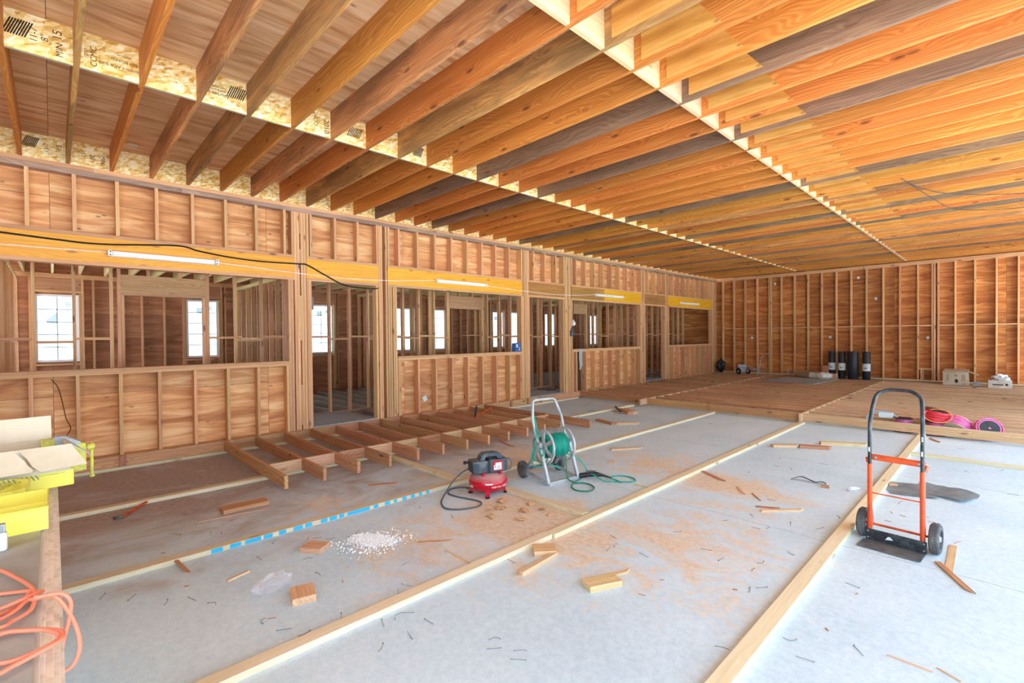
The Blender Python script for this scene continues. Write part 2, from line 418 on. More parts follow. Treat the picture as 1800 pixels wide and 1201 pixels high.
M['label'] = plain('pale_paper_label', '#d8e4e4', .6)
M['ink'] = plain('black_ink', '#1a1410', .8)
M['inkbrown'] = plain('faded_dark_ink', '#4a3018', .8)
M['bag'] = plain('white_paper_sack', '#dcd8cc', .8, dirt='#bdb4a2', dscale=4)
M['sackbrown'] = plain('brown_paper_sack', '#9a7a5c', .9)
M['nail'] = plain('dull_nail_steel', '#848c92', .45, metal=.3)
M['blue'] = plain('blue_marking_tape', '#2fb0d8', .5)
M['bluebox'] = plain('blue_printed_carton', '#25509c', .5, dirt='#5b86c8', dscale=30)
M['cloth'] = plain('white_cloth', '#dfe3e2', .9)
M['felt'] = plain('grey_roofing_felt', '#b4bbbf', .8, dirt='#969c9f', dscale=5)
M['orangebar'] = plain('orange_steel_bar', '#d9561f', .5, dirt='#7c3518', dscale=12)
M['navy'] = plain('dark_blue_steel_bar', '#23344c', .45)
M['whitecrumb'] = plain('white_crumbs', '#f8fafb', .9)
M['dustwood'] = plain('wood_chip', '#d9b083', .8, dirt='#b98a5c', dscale=8)
M['stackply'] = plain('sheet_stack_face', '#a9a9a4', .6, dirt='#8d8d88', dscale=3)
M['stackedge'] = plain('sheet_stack_edge', '#f7f0e6', .8, dirt='#dccfbe', dscale=20)
M['stackwhite'] = plain('pale_sheet_edge', '#d9d8d2', .7)
M['bluegrey'] = plain('threshold_plywood_face', '#a9aeb0', .7, dirt='#93928c', dscale=3)
M['darkdeck'] = plain('dark_deck_boards', '#3a2c22', .9)
def glassy(name, col, alpha, rough=.05):
    s = N(name); tr = s.n('ShaderNodeBsdfTransparent'); s.b.inputs['Base Color'].default_value = srgb(col); s.b.inputs['Roughness'].default_value = rough
    m = s.n('ShaderNodeMixShader'); m.inputs[0].default_value = alpha
    s.l(tr.outputs[0], m.inputs[1]); s.l(s.b.outputs[0], m.inputs[2]); s.l(m.outputs[0], s.out.inputs[0]); return s.m
M['sticker'] = glassy('translucent_sticker', '#b4bbb0', .6, .6)
M['pane'] = glassy('window_glass', '#dfe9ee', .08)
M['film'] = glassy('clear_plastic_film', '#f0eef6', .16, .12)
M['clearcup'] = glassy('clear_bulb_glass', '#eef4f8', .55, .1)
# ------------------------------------------------------------------ the setting
Y0, Y1 = -2.4, 19.0          # ends of the building
XW = -7.92                   # face of the long stud wall
XR = 2.5                     # open side
GRID = .4085
def grid(y0, y1, base=-.19):
    k = math.ceil((y0 - base) / GRID); out = []
    while base + k * GRID <= y1: out.append(base + k * GRID); k += 1
    return out

bm = bmesh.new(); bx(bm, -13.7, 2.6, Y0 - .2, Y1 + .2, -.15, 0)
floor = tag(mesh_obj('floor', bm, M['concrete']), 'dusty pale concrete slab strewn with sawdust', kind='structure')
bm = bmesh.new(); bx(bm, -60, 60, -60, 80, -.5, -.16)
tag(mesh_obj('floor_outside', bm, M['ground']), 'pale bare ground around the building', kind='structure')

# ---- ceiling
bm = bmesh.new(); bx(bm, -8.08, XR, Y0, Y1 + .05, 4.097, 4.12)
ceiling = tag(mesh_obj('ceiling', bm, M['deck']), 'plywood deck above long open joists', kind='structure')
JB, JT = 3.81, 4.096
jy = [-.24 + GRID * k for k in range(-5, 47)]
grey_k = {11, 14, 20, 26, 29, 35, 41}; half_k = {1, 3, 4, 6, 8, 23, 32, 38}
for i, y in enumerate(jy):
    k = i - 5
    m = M['joist_grey'] if k in grey_k else M['joist_half'] if k in half_k else M['joist']
    board('joist', -7.93, XR, y - .019, y + .019, JB, JT, m, ceiling)
def osb_block(y0, y1, x0, x1):
    bm = bmesh.new(); L = y1 - y0; h = JT - JB
    bx(bm, -L / 2, L / 2, -(x1 - x0) / 2, (x1 - x0) / 2, -h / 2, h / 2)
    me = bpy.data.meshes.new('rim_board'); bm.to_mesh(me); bm.free()
    me.materials.append(M['osb']); me.materials.append(M['osb_edge'])
    for p in me.polygons:
        if p.normal.z < -.9: p.material_index = 1
    return me
osb_me = osb_block(0, GRID - .038, 0, .03)
for i in range(len(jy) - 1):
    ya, yb = jy[i] + .019, jy[i + 1] - .019
    for nm, x in (('osb_blocking', -5.075), ('rim_board', -7.945)):
        o = bpy.data.objects.new(nm, osb_me); o.location = (x, (ya + yb) / 2, (JB + JT) / 2); o.rotation_euler = (0, 0, PI / 2); link(o, ceiling)
    board('lumber_blocking', -2.13, -2.092, ya, yb, JB, JT, M['white_block'], ceiling)
# splice gussets on the joists just past the lumber blocking
bm = bmesh.new(); prism(bm, [(-2.02, 3.852), (-1.39, 3.852), (-1.57, 4.085), (-2.02, 4.085)], -.006, .006, Rx(PI / 2))
gm = bpy.data.meshes.new('splice_plate'); bmesh.ops.recalc_face_normals(bm, faces=bm.faces[:]); bm.to_mesh(gm); bm.free(); gm.materials.append(M['scab'])
for y in jy[2:]:
    o = bpy.data.objects.new('splice_plate', gm); o.location = (0, y - .0255, 0); link(o, ceiling)
# ink stamps on the strand board
def stamp(y, x, items):
    for (s, dy, dz, size, rx) in items:
        text_obj('ink_stamp', s, size, M['inkbrown'], ceiling, (x, y + dy, (JB + JT) / 2 + dz), (PI / 2, rx, PI / 2), .0003)
def hatch(y, x, w, h, dz=0.0):
    bm = bmesh.new()
    for i in range(9):
        c = -w / 2 + w * (i + .5) / 9
        prism(bm, [(c - .022, -h / 2), (c - .013, -h / 2), (c + .031, h / 2), (c + .022, h / 2)], -.0004, .0004)
    mesh_obj('ink_hatching', bm, M['ink'], ceiling, loc=(x, y, (JB + JT) / 2 + dz), rot=(PI / 2, 0, PI / 2))
mid = lambda k: jy[k + 5] + GRID / 2
xf, xr = -5.0595, -7.9295
hatch(mid(0) - .12, xf, .13, .12, .02)
stamp(mid(0), xf, [("11-7\n8\"", .0, 0, .06, -PI / 2), ("15", .10, .05, .075, -PI / 2), ("MIN", .11, -.06, .06, -PI / 2)])
stamp(mid(1), xf, [("CCMC", -.10, -.03, .055, -PI / 2), ("12787", -.145, -.02, .03, -PI / 2), ("Norbord APA RIM", .07, -.055, .036, PI), ("RIM BOARD", .09, .0, .032, PI), ("EXPOSURE 1", .08, .045, .02, PI)])
hatch(mid(3) + .10, xf, .15, .11, .03)
stamp(mid(3), xf, [("Norbord", -.05, -.03, .045, PI), ("EXPOSURE 1", -.06, .035, .026, PI), ("RIM BOARD", -.06, .008, .026, PI)])
stamp(mid(5), xf, [("CCMC", .03, .02, .05, -PI / 2), ("2010", .14, -.03, .075, PI / 2)])
hatch(mid(6) + .05, xf, .15, .11); hatch(mid(8) + .06, xf, .12, .12)
hatch(mid(0) - .12, xr, .12, .12, .04)
stamp(mid(0), xr, [("11-7", .02, .0, .06, -PI / 2), ("15", .13, .03, .07, -PI / 2)])
stamp(mid(1), xr, [("11", -.14, .04, .05, -PI / 2), ("15", -.06, .0, .06, -PI / 2), ("20", .02, -.01, .07, PI / 2), ("MIN", .12, -.02, .06, PI / 2)])
stamp(mid(8), xr, [("2010", .13, .0, .075, PI / 2)]); stamp(mid(9), xr, [("20", .1, .0, .07, PI / 2)]); hatch(mid(12) + .05, xr, .15, .12)
bm = bmesh.new(); bx(bm, -.03, .03, -.045, .045, -.0015, .0015)
mesh_obj('paper_tag', bm, M['label'], ceiling, loc=(-7.58, .76, 4.0945), rot=(0, 0, .2))

# ---- long stud wall
bays = [('w', -2.4, 2.71), ('d', 3.06, 4.23), ('w', 4.66, 7.94), ('d', 8.21, 9.5), ('w', 9.86, 13.2), ('d', 13.5, 14.72), ('w', 15.0, 18.42)]
bm = bmesh.new(); bx(bm, -8.085, -8.067, Y0, Y1, 2.97, 3.81)
for t, a, b in bays:
    if t == 'w': bx(bm, -8.085, -8.067, a - .05, b + .05, .05, 1.25)
wall_left = tag(mesh_obj('wall_left', bm, M['ply_left']), 'long open stud wall with yellow header beams and low sheathed bays', kind='structure')
SX0, SX1 = -8.06, XW
def stud(y, z0, z1, m='stud', w=.038, parent=wall_left, x0=SX0, x1=SX1, name='stud'):
    return board(name, x0, x1, y - w / 2, y + w / 2, z0, z1, M[m], parent)
HB, HT = 2.64, 2.95
def plates(name, z0, z1, cuts, m, x0=SX0, x1=SX1, par=wall_left):
    for a, b in zip(cuts[:-1], cuts[1:]): board(name, x0, x1, a, b - .002, z0, z1, M[m], par)
plates('top_plate', 3.69, 3.75, [Y0, 1.32, 4.9, 9.02, 13.4, Y1 - .15], 'greyplate')
plates('top_plate', 3.752, 3.808, [Y0, .4, 3.6, 7.4, 11.2, 15.2, Y1 - .15], 'stud')
heads = [(-2.4, 2.81, 'lvl'), (3.0, 4.285, 'lvl'), (4.47, 8.0, 'lvl'), (8.19, 9.54, 'lvl2'), (9.82, 11.3, 'lvl2'), (11.3, 13.25, 'lvl'), (13.45, 14.76, 'lvl2'), (14.95, 18.45, 'lvl')]
for a, b, m in heads:
    board('header_beam', SX0, XW - .002, a, b, HB, HT, M[m], wall_left)
    for z0, z1 in ((HT + .001, HT + .045), (HB - .046, HB - .001)):
        board('header_plate', SX0, XW, a, b, z0, z1, M['stud'], wall_left)
def clear(y):
    return any(a + .03 < y < b - .03 for a, b, m in heads)
for y in grid(Y0 + .02, 18.4):
    if clear(y): stud(y, 2.996, 3.69)
for a, b, m in heads:
    if a in (3.0, 4.47, 8.19, 9.82, 13.45, 14.95): stud(a + .022, 2.996, 3.69)
    if b in (2.81, 4.285, 9.54, 8.0): stud(b - .022, 2.996, 3.69)
# posts of several studs nailed together
for y, z1 in ((2.73, 2.594), (2.772, 2.594), (2.829, 3.69), (2.871, 3.69), (2.931, 3.69), (2.974, 3.69), (3.02, 2.594), (3.06 - .003, 2.594),
              (4.25, 2.594), (4.305, 3.69), (4.345, 3.69), (4.44, 3.69), (4.49, 2.594), (4.535, 2.594), (4.59, 2.594), (4.635, 2.594),
              (7.965, 2.594), (8.005, 2.594), (8.04, 3.69), (8.09, 3.69), (8.135, 3.69), (8.175, 3.69), (8.215, 2.594),
              (9.5, 2.594), (9.56, 3.69), (9.61, 3.69), (9.655, 3.69), (9.72, 3.69), (9.77, 3.69), (9.83, 2.594),
              (13.22, 2.594), (13.27, 3.69), (13.315, 3.69), (13.39, 3.69), (13.435, 3.69), (13.48, 2.594),
              (14.74, 2.594), (14.79, 3.69), (14.835, 3.69), (14.9, 3.69), (14.95, 2.594), (15.0, 2.594),
              (18.42, 2.594), (18.47, 3.69), (18.52, 3.69), (18.6, 3.69), (18.7, 3.69), (18.8, 3.69)):
    stud(y, .04, z1, 'stud', name='post_stud')
# filler blocks closing the slots of the built-up posts
for y, zs in ((2.901, [(.25, .9), (1.62, 2.35), (2.85, 3.1), (3.35, 3.69)]), (4.392, []), (13.353, [(.3, 1.1), (1.9, 2.7)]), (14.868, [(.3, 1.0), (2.0, 2.6)])):
    for a, b in zs: board('filler_block', SX0, XW, y - .016, y + .016, a, b, M['stud'], wall_left)
for t, a, b in bays:
    if t != 'w': continue
    board('sill_plate', SX0, XW, a, b, 1.222, 1.259, M['stud'], wall_left)
    board('sill_plate', SX0 - .005, XW + .003, a + .01, b, 1.26, 1.298, M['stud'], wall_left)
    for y in grid(a + .05, b - .05): stud(y, .18, 1.222, name='cripple_stud')
    for y in (a + .022, b - .022): stud(y, .04, 1.222, name='cripple_stud')
    board('bottom_plate', SX0, XW, a, b, .14, .178, M['stud'], wall_left)
# a dark weathered stud under the third window opening
board('cripple_stud', SX0, XW + .001, 10.19, 10.228, .18, 1.221, M['joist_grey'], wall_left)
# small fixings on the wall
bm = bmesh.new(); bx(bm, -.03, .03, -.05, .05, -.09, .07, .006); bx(bm, -.02, .02, -.02, .02, .07, .12, .004); bx(bm, -.012, .012, .01, .03, .12, .17)
mesh_obj('junction_box', bm, M['charcoal'], wall_left, loc=(-7.90, 9.8, 1.73))
bm = bmesh.new(); bx(bm, -.002, .002, -.045, .045, -.05, .05)
mesh_obj('paper_tag', bm, M['label'], wall_left, loc=(-8.06, 5.34, .43), rot=(.4, 0, 0))
bm = bmesh.new(); bx(bm, -.002, .002, -.05, .05, -.035, .035); mesh_obj('paper_tag', bm, M['label'], wall_left, loc=(-8.06, 8.80, 3.42))
# door thresholds of plywood in the doorways
for a, b in ((3.07, 4.22), (8.24, 9.47), (13.52, 14.71)):
    bm = bmesh.new(); bx(bm, -9.2, -7.90, a, b, .181, .2); mesh_obj('threshold_sheet', bm, M['bluegrey'], wall_left)

# ---- back wall
bm = bmesh.new(); bx(bm, -13.6, XR, 19.0, 19.02, 0, 4.1)
wall_back = tag(mesh_obj('wall_back', bm, M['ply_back']), 'tall plywood back wall with open studs', kind='structure')
bs = [-7.70, -7.28, -6.87, -6.44, -6.02, -5.965, -5.62, -5.2, -4.78, -4.37, -3.95, -3.54, -3.13, -2.7, -2.29, -1.86, -1.53, -1.48, -1.40, -1.03, -.62, -.19, .23, .64, 1.05, 1.45]
for x in bs: board('stud', x - .019, x + .019, 18.862, 18.999, .22, 3.70, M['stud'], wall_back)
board('stud', -1.802, -1.764, 18.862, 18.999, .22, .53, M['stud'], wall_back)
board('stud', -1.76, -1.722, 18.865, 18.999, .22, .53, M['stud'], wall_back); board('niche_plate', -1.84, -1.55, 18.86, 18.999, .531, .569, M['stud'], wall_back)
for a, b in zip(bs[:-1], bs[1:]):
    if b - a > .1: board('mid_blocking', a + .0195, b - .0195, 18.865, 18.999, 1.845 + (rnd.random() - .5) * .015, 1.878, M['stud'], wall_back)
board('bottom_plate', -7.9, -4.0, 18.84, 18.999, .181, .219, M['ptwood'], wall_back); board('bottom_plate', -3.99, XR, 18.84, 18.999, .181, .219, M['ptwood'], wall_back)
board('top_plate', -7.9, -3.2, 18.862, 18.999, 3.70, 3.806, M['stud'], wall_back); board('top_plate', -3.19, XR, 18.862, 18.999, 3.70, 3.806, M['stud'], wall_back)
bm = bmesh.new(); bx(bm, -.035, .035, -.002, .002, -.04, .04); tg = None
for x, z in ((-5.86, 3.47), (-6.66, 1.51), (-4.15, 1.52), (-3.36, 3.46), (-2.9, 2.75), (-1.64, 1.49)):
    if tg is None: tg = mesh_obj('paper_tag', bm, M['label'], wall_back); o = tg
    else: o = link(tg.copy(), wall_back)
    o.location = (x, 18.997, z)
bm = bmesh.new(); bx(bm, -.05, .05, -.03, .03, -.06, .06, .005); mesh_obj('outlet_box', bm, M['silver'], wall_back, loc=(-5.40, 18.93, .28))

# ---- unseen wall behind the camera and the open side, extents chosen to shape daylight
bm = bmesh.new(); bx(bm, -11.0, -1.8, Y0 - .02, Y0, 0, 4.1)
tag(mesh_obj('wall_front', bm, M['ply_back']), 'unseen plywood wall behind the work table, length set for the light', kind='structure')
wr = tag(empty('wall_right'), 'open side of the building on posts', kind='structure')
for y in (-2.3, 4.2, 12.8, 15.6, 18.6): board('post', XR - .14, XR, y - .07, y + .07, 0, 3.45, M['stud'], wr)
board('header_beam', XR - .12, XR - .02, Y0, Y1, 3.45, 3.808, M['lvl2'], wr)
bm = bmesh.new(); bx(bm, XR, XR + .02, 12.73, 15.67, 0, 4.1); bx(bm, XR, XR + .02, 18.53, 19.02, 0, 4.1); mesh_obj('daylight_blocker', bm, M['ply_back'], wr)  # unseen panels added to limit the daylight reaching the back wall

# ---- inner rooms beyond the stud wall
XP = -9.21
wp = tag(empty('wall_corridor'), 'thin stud partition seen through the openings', kind='structure')
pgrid = [.23 + .4105 * k for k in range(-6, 46)]
openings = [(.79, 1.80), (6.83, 7.82), (11.43, 12.12)]
def inop(y): return any(a - .02 < y < b + .02 for a, b in openings)
for y in pgrid:
    if not inop(y): board('stud', XP - .089, XP, y - .019, y + .019, .2, 2.85, M['inner'], wp)
for a, b in openings:
    for y, z1 in ((a - .06, 2.85), (a - .019, 2.33), (b + .019, 2.33), (b + .06, 2.85)): board('stud', XP - .089, XP + .001, y - .019, y + .019, .2, z1, M['inner'], wp)
    board('header', XP - .089, XP + .002, a - .04, b + .04, 2.372, 2.64, M['fjoist'], wp); board('header_plate', XP - .089, XP + .003, a - .04, b + .04, 2.332, 2.37, M['inner'], wp)
    for y in (a + .3, b - .3): board('stud', XP - .089, XP, y - .019, y + .019, 2.642, 2.85, M['inner'], wp)
plates('top_plate', 2.851, 2.93, [Y0, 1.5, 5.6, 9.7, 13.6, Y1], 'inner', XP - .089, XP, wp)
plates('bottom_plate', .181, .2, [Y0, 1.5, 5.6, 9.7, 13.6, Y1], 'inner', XP - .089, XP, wp)
for i, (a, b) in enumerate(zip(pgrid[:-1], pgrid[1:])):
    if not (inop(a) or inop(b)): z = 1.64 + .022 * (-1) ** i; board('mid_blocking', XP - .089, XP - .002, a + .0195, b - .0195, z, z + .038, M['inner'], wp)
# cross partitions
wc = tag(empty('wall_cross'), 'cross partitions of open studs between the inner rooms', kind='structure')
cross = [-.52, 3.36, 6.55, 10.35, 14.5]
for n, y in enumerate(cross):
    x = -13.32
    while x < -9.35:
        board('stud', x - .019, x + .019, y - .0445, y + .0445, .2, 2.85, M['inner'], wc)
        if x + .41 < -9.3: z = 1.66 + .02 * rnd.choice((-1, 1)); board('mid_blocking', x + .0195, x + .3905, y - .044, y + .044, z, z + .038, M['inner'], wc)
        x += .41
    board('top_plate', -13.35, -9.31, y - .0445, y + .0445, 2.851, 2.93, M['newjoist'], wc)
# a duct box hung in the second room
bm = bmesh.new(); bx(bm, -10.55, -10.05, 3.5, 3.95, 2.25, 2.52, .01); mesh_obj('header_box', bm, M['bluegrey'], wc)
# outer wall with windows
win = [.08, 2.62, 5.5, 8.2, 9.45, 12.2, 13.25, 15.2, 18.2]; WW, WZ0, WZ1 = .66, 1.22, 2.6
bm = bmesh.new(); XO = -13.5
edges = [-1.1]
for c in win: edges += [c - WW / 2, c + WW / 2]
edges.append(Y1)
for i in range(0, len(edges), 2): bx(bm, XO - .02, XO, edges[i], edges[i + 1], 0, 3.3)
for c in win:
    bx(bm, XO - .02, XO, c - WW / 2, c + WW / 2, 0, WZ0); bx(bm, XO - .02, XO, c - WW / 2, c + WW / 2, WZ1, 3.3)
wo = tag(mesh_obj('wall_outer', bm, M['ply_out']), 'sheathed outer wall with tall white windows', kind='structure')
def inwin(y, pad=.03): return any(abs(y - c) < WW / 2 + pad for c in win)
for y in grid(-1.0, Y1 - .1, .23):
    if not inwin(y, .1): board('stud', XO + .001, XO + .09, y - .019, y + .019, .2, 2.93, M['inner'], wo)
for c in win:
    for d in (-1, 1):
        for e in (.02, .06): y = c + d * (WW / 2 + e); board('stud', XO + .001, XO + .09, y - .019, y + .019, .2, 2.62 if e < .03 else 2.93, M['inner'], wo)
    board('header', XO + .001, XO + .088, c - WW / 2 - .04, c + WW / 2 + .04, 2.68, 2.928, M['redscrap'], wo)
    board('header_plate', XO + .001, XO + .092, c - WW / 2 - .04, c + WW / 2 + .04, 2.64, 2.678, M['inner'], wo)
    board('rough_sill', XO + .001, XO + .092, c - WW / 2 - .04, c + WW / 2 + .04, 1.15, 1.19, M['inner'], wo)
plates('top_plate', 2.931, 3.02, [Y0, 3.0, 8, 13, Y1], 'inner', XO + .001, XO + .09, wo)
i = 0
for c in win:
    i += 1
    bm = bmesh.new(); f = .045
    x0, x1 = XO - .05, XO + .03
    bx(bm, x0, x1, -WW / 2, -WW / 2 + f, WZ0, WZ1); bx(bm, x0, x1, WW / 2 - f, WW / 2, WZ0, WZ1)
    bx(bm, x0, x1, -WW / 2 + f, WW / 2 - f, WZ1 - f, WZ1); bx(bm, x0, x1, -WW / 2 + f, WW / 2 - f, WZ0, WZ0 + f)
    o = tag(mesh_obj('window_%d' % i, bm, M['offwhite'], loc=(0, c, 0)), 'tall white gridded window in the outer wall', kind='structure')
    bm = bmesh.new(); w = WW / 2 - f; zz = [WZ0 + f + (WZ1 - WZ0 - 2 * f) * q / 5 for q in range(1, 5)]
    for z in zz: bx(bm, XO - .014, XO - .006, -w, w, z - .009, z + .009)
    bx(bm, XO - .014, XO - .006, -.009, .009, WZ0 + f, WZ1 - f)
    mesh_obj('muntin_grid', bm, M['greywire'], o)
    bm = bmesh.new(); bx(bm, XO - .022, XO - .018, -w, w, WZ0 + f, WZ1 - f); mesh_obj('pane', bm, M['pane'], o)
    if i in (1, 2, 3, 6):
        bm = bmesh.new()
        if i == 1: prism(bm, [(-.16, 2.0), (.0, 2.0), (.0, 2.24), (-.16, 2.09)], -.001, .001, T_(XO - .004, 0, 0) @ Rz(PI / 2) @ Rx(PI / 2))
        else: bx(bm, XO - .005, XO - .003, -.12, .02, 2.28, 2.42)
        mesh_obj('sticker', bm, M['sticker'], o)
        bm = bmesh.new(); bx(bm, XO - .005, XO - .003, .12, .22, 2.36, 2.46); mesh_obj('sticker', bm, M['sticker'], o)
# inner floor joists, ceiling joists and the deck over them
fi = tag(empty('floor_inner'), 'open floor joists of the inner rooms', kind='structure')
ci = tag(empty('ceiling_inner'), 'low ceiling of pale joists over the inner rooms', kind='structure')
for y in grid(Y0 + .1, Y1 - .1, .02):
    board('floor_joist', -13.4, -9.22, y - .019, y + .019, .04, .178, M['greyjoist'], fi)
    board('joist', -13.49, -8.1, y - .019, y + .019, 3.022, 3.25, M['newjoist'], ci)
bm = bmesh.new(); bx(bm, -13.49, -8.09, Y0, Y1, 3.252, 3.27); mesh_obj('deck', bm, M['ply_out'], ci)

# ------------------------------------------------------------------ sleepers on the slab
def sleeper(label, x0, x1, y0, y1, z0=0.0, z1=.038, m='ptwood', name='sleeper_board'):
    o = board(name, x0, x1, y0, y1, z0, z1, M[m], bev=.003)
    return tag(o, label, 'board')
sleeper('long pale sleeper board on the slab running past the orange hand truck', -.975, -.885, 1.2, 9.98, m='pale')
sleeper('near length of the central sleeper, running to the bottom edge of the photo', -2.665, -2.575, -.6, 2.92, m='pale')
sleeper('far length of the central sleeper, from the lapped joint to the far platform', -2.645, -2.557, 2.93, 9.9, m='pale')
s2 = sleeper('sleeper board with blue tape stripes, running behind the red compressor', -4.34, -4.25, -.4, 4.3)
sleeper('sleeper board starting behind the hose reel and reaching the platform corner', -4.31, -4.222, 4.31, 9.95)
sleeper('sleeper board beneath the blocking of the short joist frame', -6.115, -6.025, -.5, 9.75)
sleeper('treated sleeper board at the foot of the stud wall', -7.915, -7.84, -.8, 10.0)
sleeper('short sleeper crossing from the compressor to the central sleeper', -4.16, -2.67, 3.44, 3.53, m='ptwood')
sleeper('short dusty cross board left of the compressor, under the joist ends', -5.9, -4.35, 3.27, 3.36)
sleeper('short treated board running right from the long sleeper behind the hand truck', -.88, 1.3, 8.3, 8.38)
# blue tape stripes on the taped sleeper
tp = [(.86, .94), (.99, 1.07), (1.10, 1.22), (1.24, 1.31), (1.36, 1.42), (1.48, 1.56), (1.58, 1.64), (1.72, 1.78), (1.80, 1.87), (1.89, 1.94), (1.97, 2.2), (2.24, 2.29), (2.36, 2.42), (2.46, 2.5), (2.56, 2.61), (2.66, 2.71), (2.76, 2.8), (2.85, 2.89)]
for a, b in tp:
    bm = bmesh.new(); h = .005 + .008 * rnd.random()
    bx(bm, -4.2505, -4.249, a * .985 + .01, b * .985 + .01, .003, .036)
    o = mesh_obj('tape_stripe', bm, M['blue']); o.parent = s2; o.matrix_parent_inverse = Matrix.LocRotScale(s2.location, s2.rotation_euler, None).inverted()

# ------------------------------------------------------------------ short ladder-like joist frame
JZ0, JZ1 = .0385, .178
lf = thing('joist_ladder', 'short ladder-like frame of reddish joists sticking out from the stud wall', 'joists', (-7.9, -.8, 0))
cuts = [-.8, 1.9, 3.35, 6.0, 9.1, 10.12]
for a, b in zip(cuts[:-1], cuts[1:]): board('rim_board', -7.918, -7.88, a, b - .003, JZ0, JZ1, M['fjoist'], lf)
ly = [1.79 + .4135 * k for k in range(13)]
for k, y in enumerate(ly):
    xe = -5.37 + (rnd.random() - .5) * .03
    if k == 12: xe = -5.05
    board('joist', -7.879, xe, y - .019, y + .019, JZ0, JZ1, M['fjoist'], lf, bev=.002)
    if k: board('blocking', -6.045, -6.007, ly[k - 1] + .0195, y - .0195, JZ0, JZ1, M['scrap'] if k % 3 else M['fjoist'], lf, bev=.002)
for y in (.17, .63, 7.55, 8.1, 8.55): board('cleat', -7.879, -7.84, y - .03, y + .03, JZ0, JZ1, M['redscrap'], lf)

# ------------------------------------------------------------------ far joist platform
pf = thing('joist_platform', 'wide platform of closely spaced floor joists filling the far end of the room', 'joists', (-3, 10, 0))
k = 0; y = 10.02
while y < 18.8:
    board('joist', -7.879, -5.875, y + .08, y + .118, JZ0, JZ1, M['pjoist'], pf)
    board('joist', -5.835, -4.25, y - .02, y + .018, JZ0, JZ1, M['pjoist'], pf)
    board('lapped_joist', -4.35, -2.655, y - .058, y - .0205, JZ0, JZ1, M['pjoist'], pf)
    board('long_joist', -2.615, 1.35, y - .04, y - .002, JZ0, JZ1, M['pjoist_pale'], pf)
    y += .4085; k += 1
y = 9.72
while y < 18.7:
    e = min(y + 1.2, 18.75)
    board('blocking', -5.874, -5.836, y, e - .002, JZ0, JZ1 + .0, M['scrap'], pf); y = e
    
y = 9.88
while y < 18.7:
    e = min(y + 1.2, 18.75)
    board('pale_blocking', -2.654, -2.616, y, e - .002, JZ0, JZ1, M['white_block'], pf); y = e
# ------------------------------------------------------------------ fluorescent lights and wires on the header beams
def lamp(label, y0, y1, z):
    t = thing('strip_light', label, 'light', (XW + .0, (y0 + y1) / 2, z), group='strip lights on the header beams')
    L = (y1 - y0) / 2
    bm = bmesh.new(); bx(bm, 0, .035, -L, L, -.035, .035, .004); prism(bm, [(.034, -.028), (.05, -.012), (.05, .012), (.034, .028)], -L + .04, L - .04, Rx(PI / 2))
    mesh_obj('housing', bm, M['white'], t)
    for z_ in (-.02, .02):
        bm = bmesh.new(); tube(bm, [(.058, -L + .03, z_), (.058, L - .03, z_)], .013, 10); mesh_obj('tube', bm, M['tubeglass'], t, smooth=True)
    for s in (-1, 1):
        bm = bmesh.new(); bx(bm, .02, .078, s * L - .02, s * L + .02, -.038, .038, .004); mesh_obj('end_cap', bm, M['white'], t)
        bm = bmesh.new()
        for z_ in (-.02, .02): bx(bm, .0781, .079, s * (L - .004) - .008, s * (L - .004) + .008, z_ - .009, z_ + .009)
        mesh_obj('lamp_holder', bm, M['green_dk'], t)
lamp('largest strip light, on the nearest yellow beam at the left', .54, 1.72, 2.757)
lamp('strip light on the second yellow beam, above the blue carton', 5.54, 6.82, 2.775)
lamp('strip light on the half brown beam, above the hanging cloth', 10.83, 12.14, 2.777)
lamp('farthest and smallest strip light, on the last yellow beam', 15.79, 17.14, 2.76)
def strand(name, label, cat, pts, r, mat, sm=6, seg=6, closed=False, group=None):
    bm = bmesh.new(); P = smoothpts(pts, sm, closed); c = Vector(P[0]); tube(bm, [p - c for p in P], r, seg, closed)
    return tag(mesh_obj(name, bm, M[mat], smooth=True, loc=c), label, cat, group)
strand('black_cable', 'black cable slung along the nearest yellow beam and over the first post', 'cable', [(-7.9, y, z) for y, z in ((-1.2, 2.93), (-.407, 2.893), (.009, 2.872), (.472, 2.866), (1.243, 2.944), (1.508, 2.9), (1.861, 2.858), (2.321, 2.838), (2.869, 2.854), (3.004, 2.849), (3.282, 2.715), (3.574, 2.58), (3.778, 2.545), (4.15, 2.535), (4.26, 2.55))], .011, 'black')
strand('white_wire', 'thin white wire on the left end of the nearest strip light', 'wire', [(-7.908, y, z) for y, z in ((-1.2, 2.75), (-.409, 2.758), (.056, 2.762), (.52, 2.772))], .006, 'white')
strand('white_wire', 'thin white wire sagging between the first and second strip lights', 'wire', [(-7.905, y, z) for y, z in ((1.74, 2.76), (2.24, 2.734), (2.823, 2.706), (3.575, 2.683), (4.324, 2.697), (4.92, 2.736), (5.52, 2.786))], .006, 'white')
strand('white_wire', 'thin white wire sagging between the second and third strip lights', 'wire', [(-7.905, y, z) for y, z in ((6.84, 2.773), (7.633, 2.733), (8.198, 2.714), (8.91, 2.698), (9.688, 2.711), (10.289, 2.742), (10.81, 2.785))], .006, 'white')
strand('black_wire', 'loose black wire looped under the ceiling joists at the right', 'wire', [(-1.02, 8.53, 3.803), (-.88, 9.3, 3.796), (-.55, 10.12, 3.796), (.19, 10.89, 3.798), (1.0, 11.3, 3.803)], .006, 'black')
strand('black_wire', 'lower black wire sagging beside its twin under the right ceiling joists', 'wire', [(-.99, 8.747, 3.803), (-.81, 10.02, 3.77), (-.61, 11.18, 3.77), (-.07, 11.89, 3.78), (.6, 12.2, 3.803)], .006, 'black')
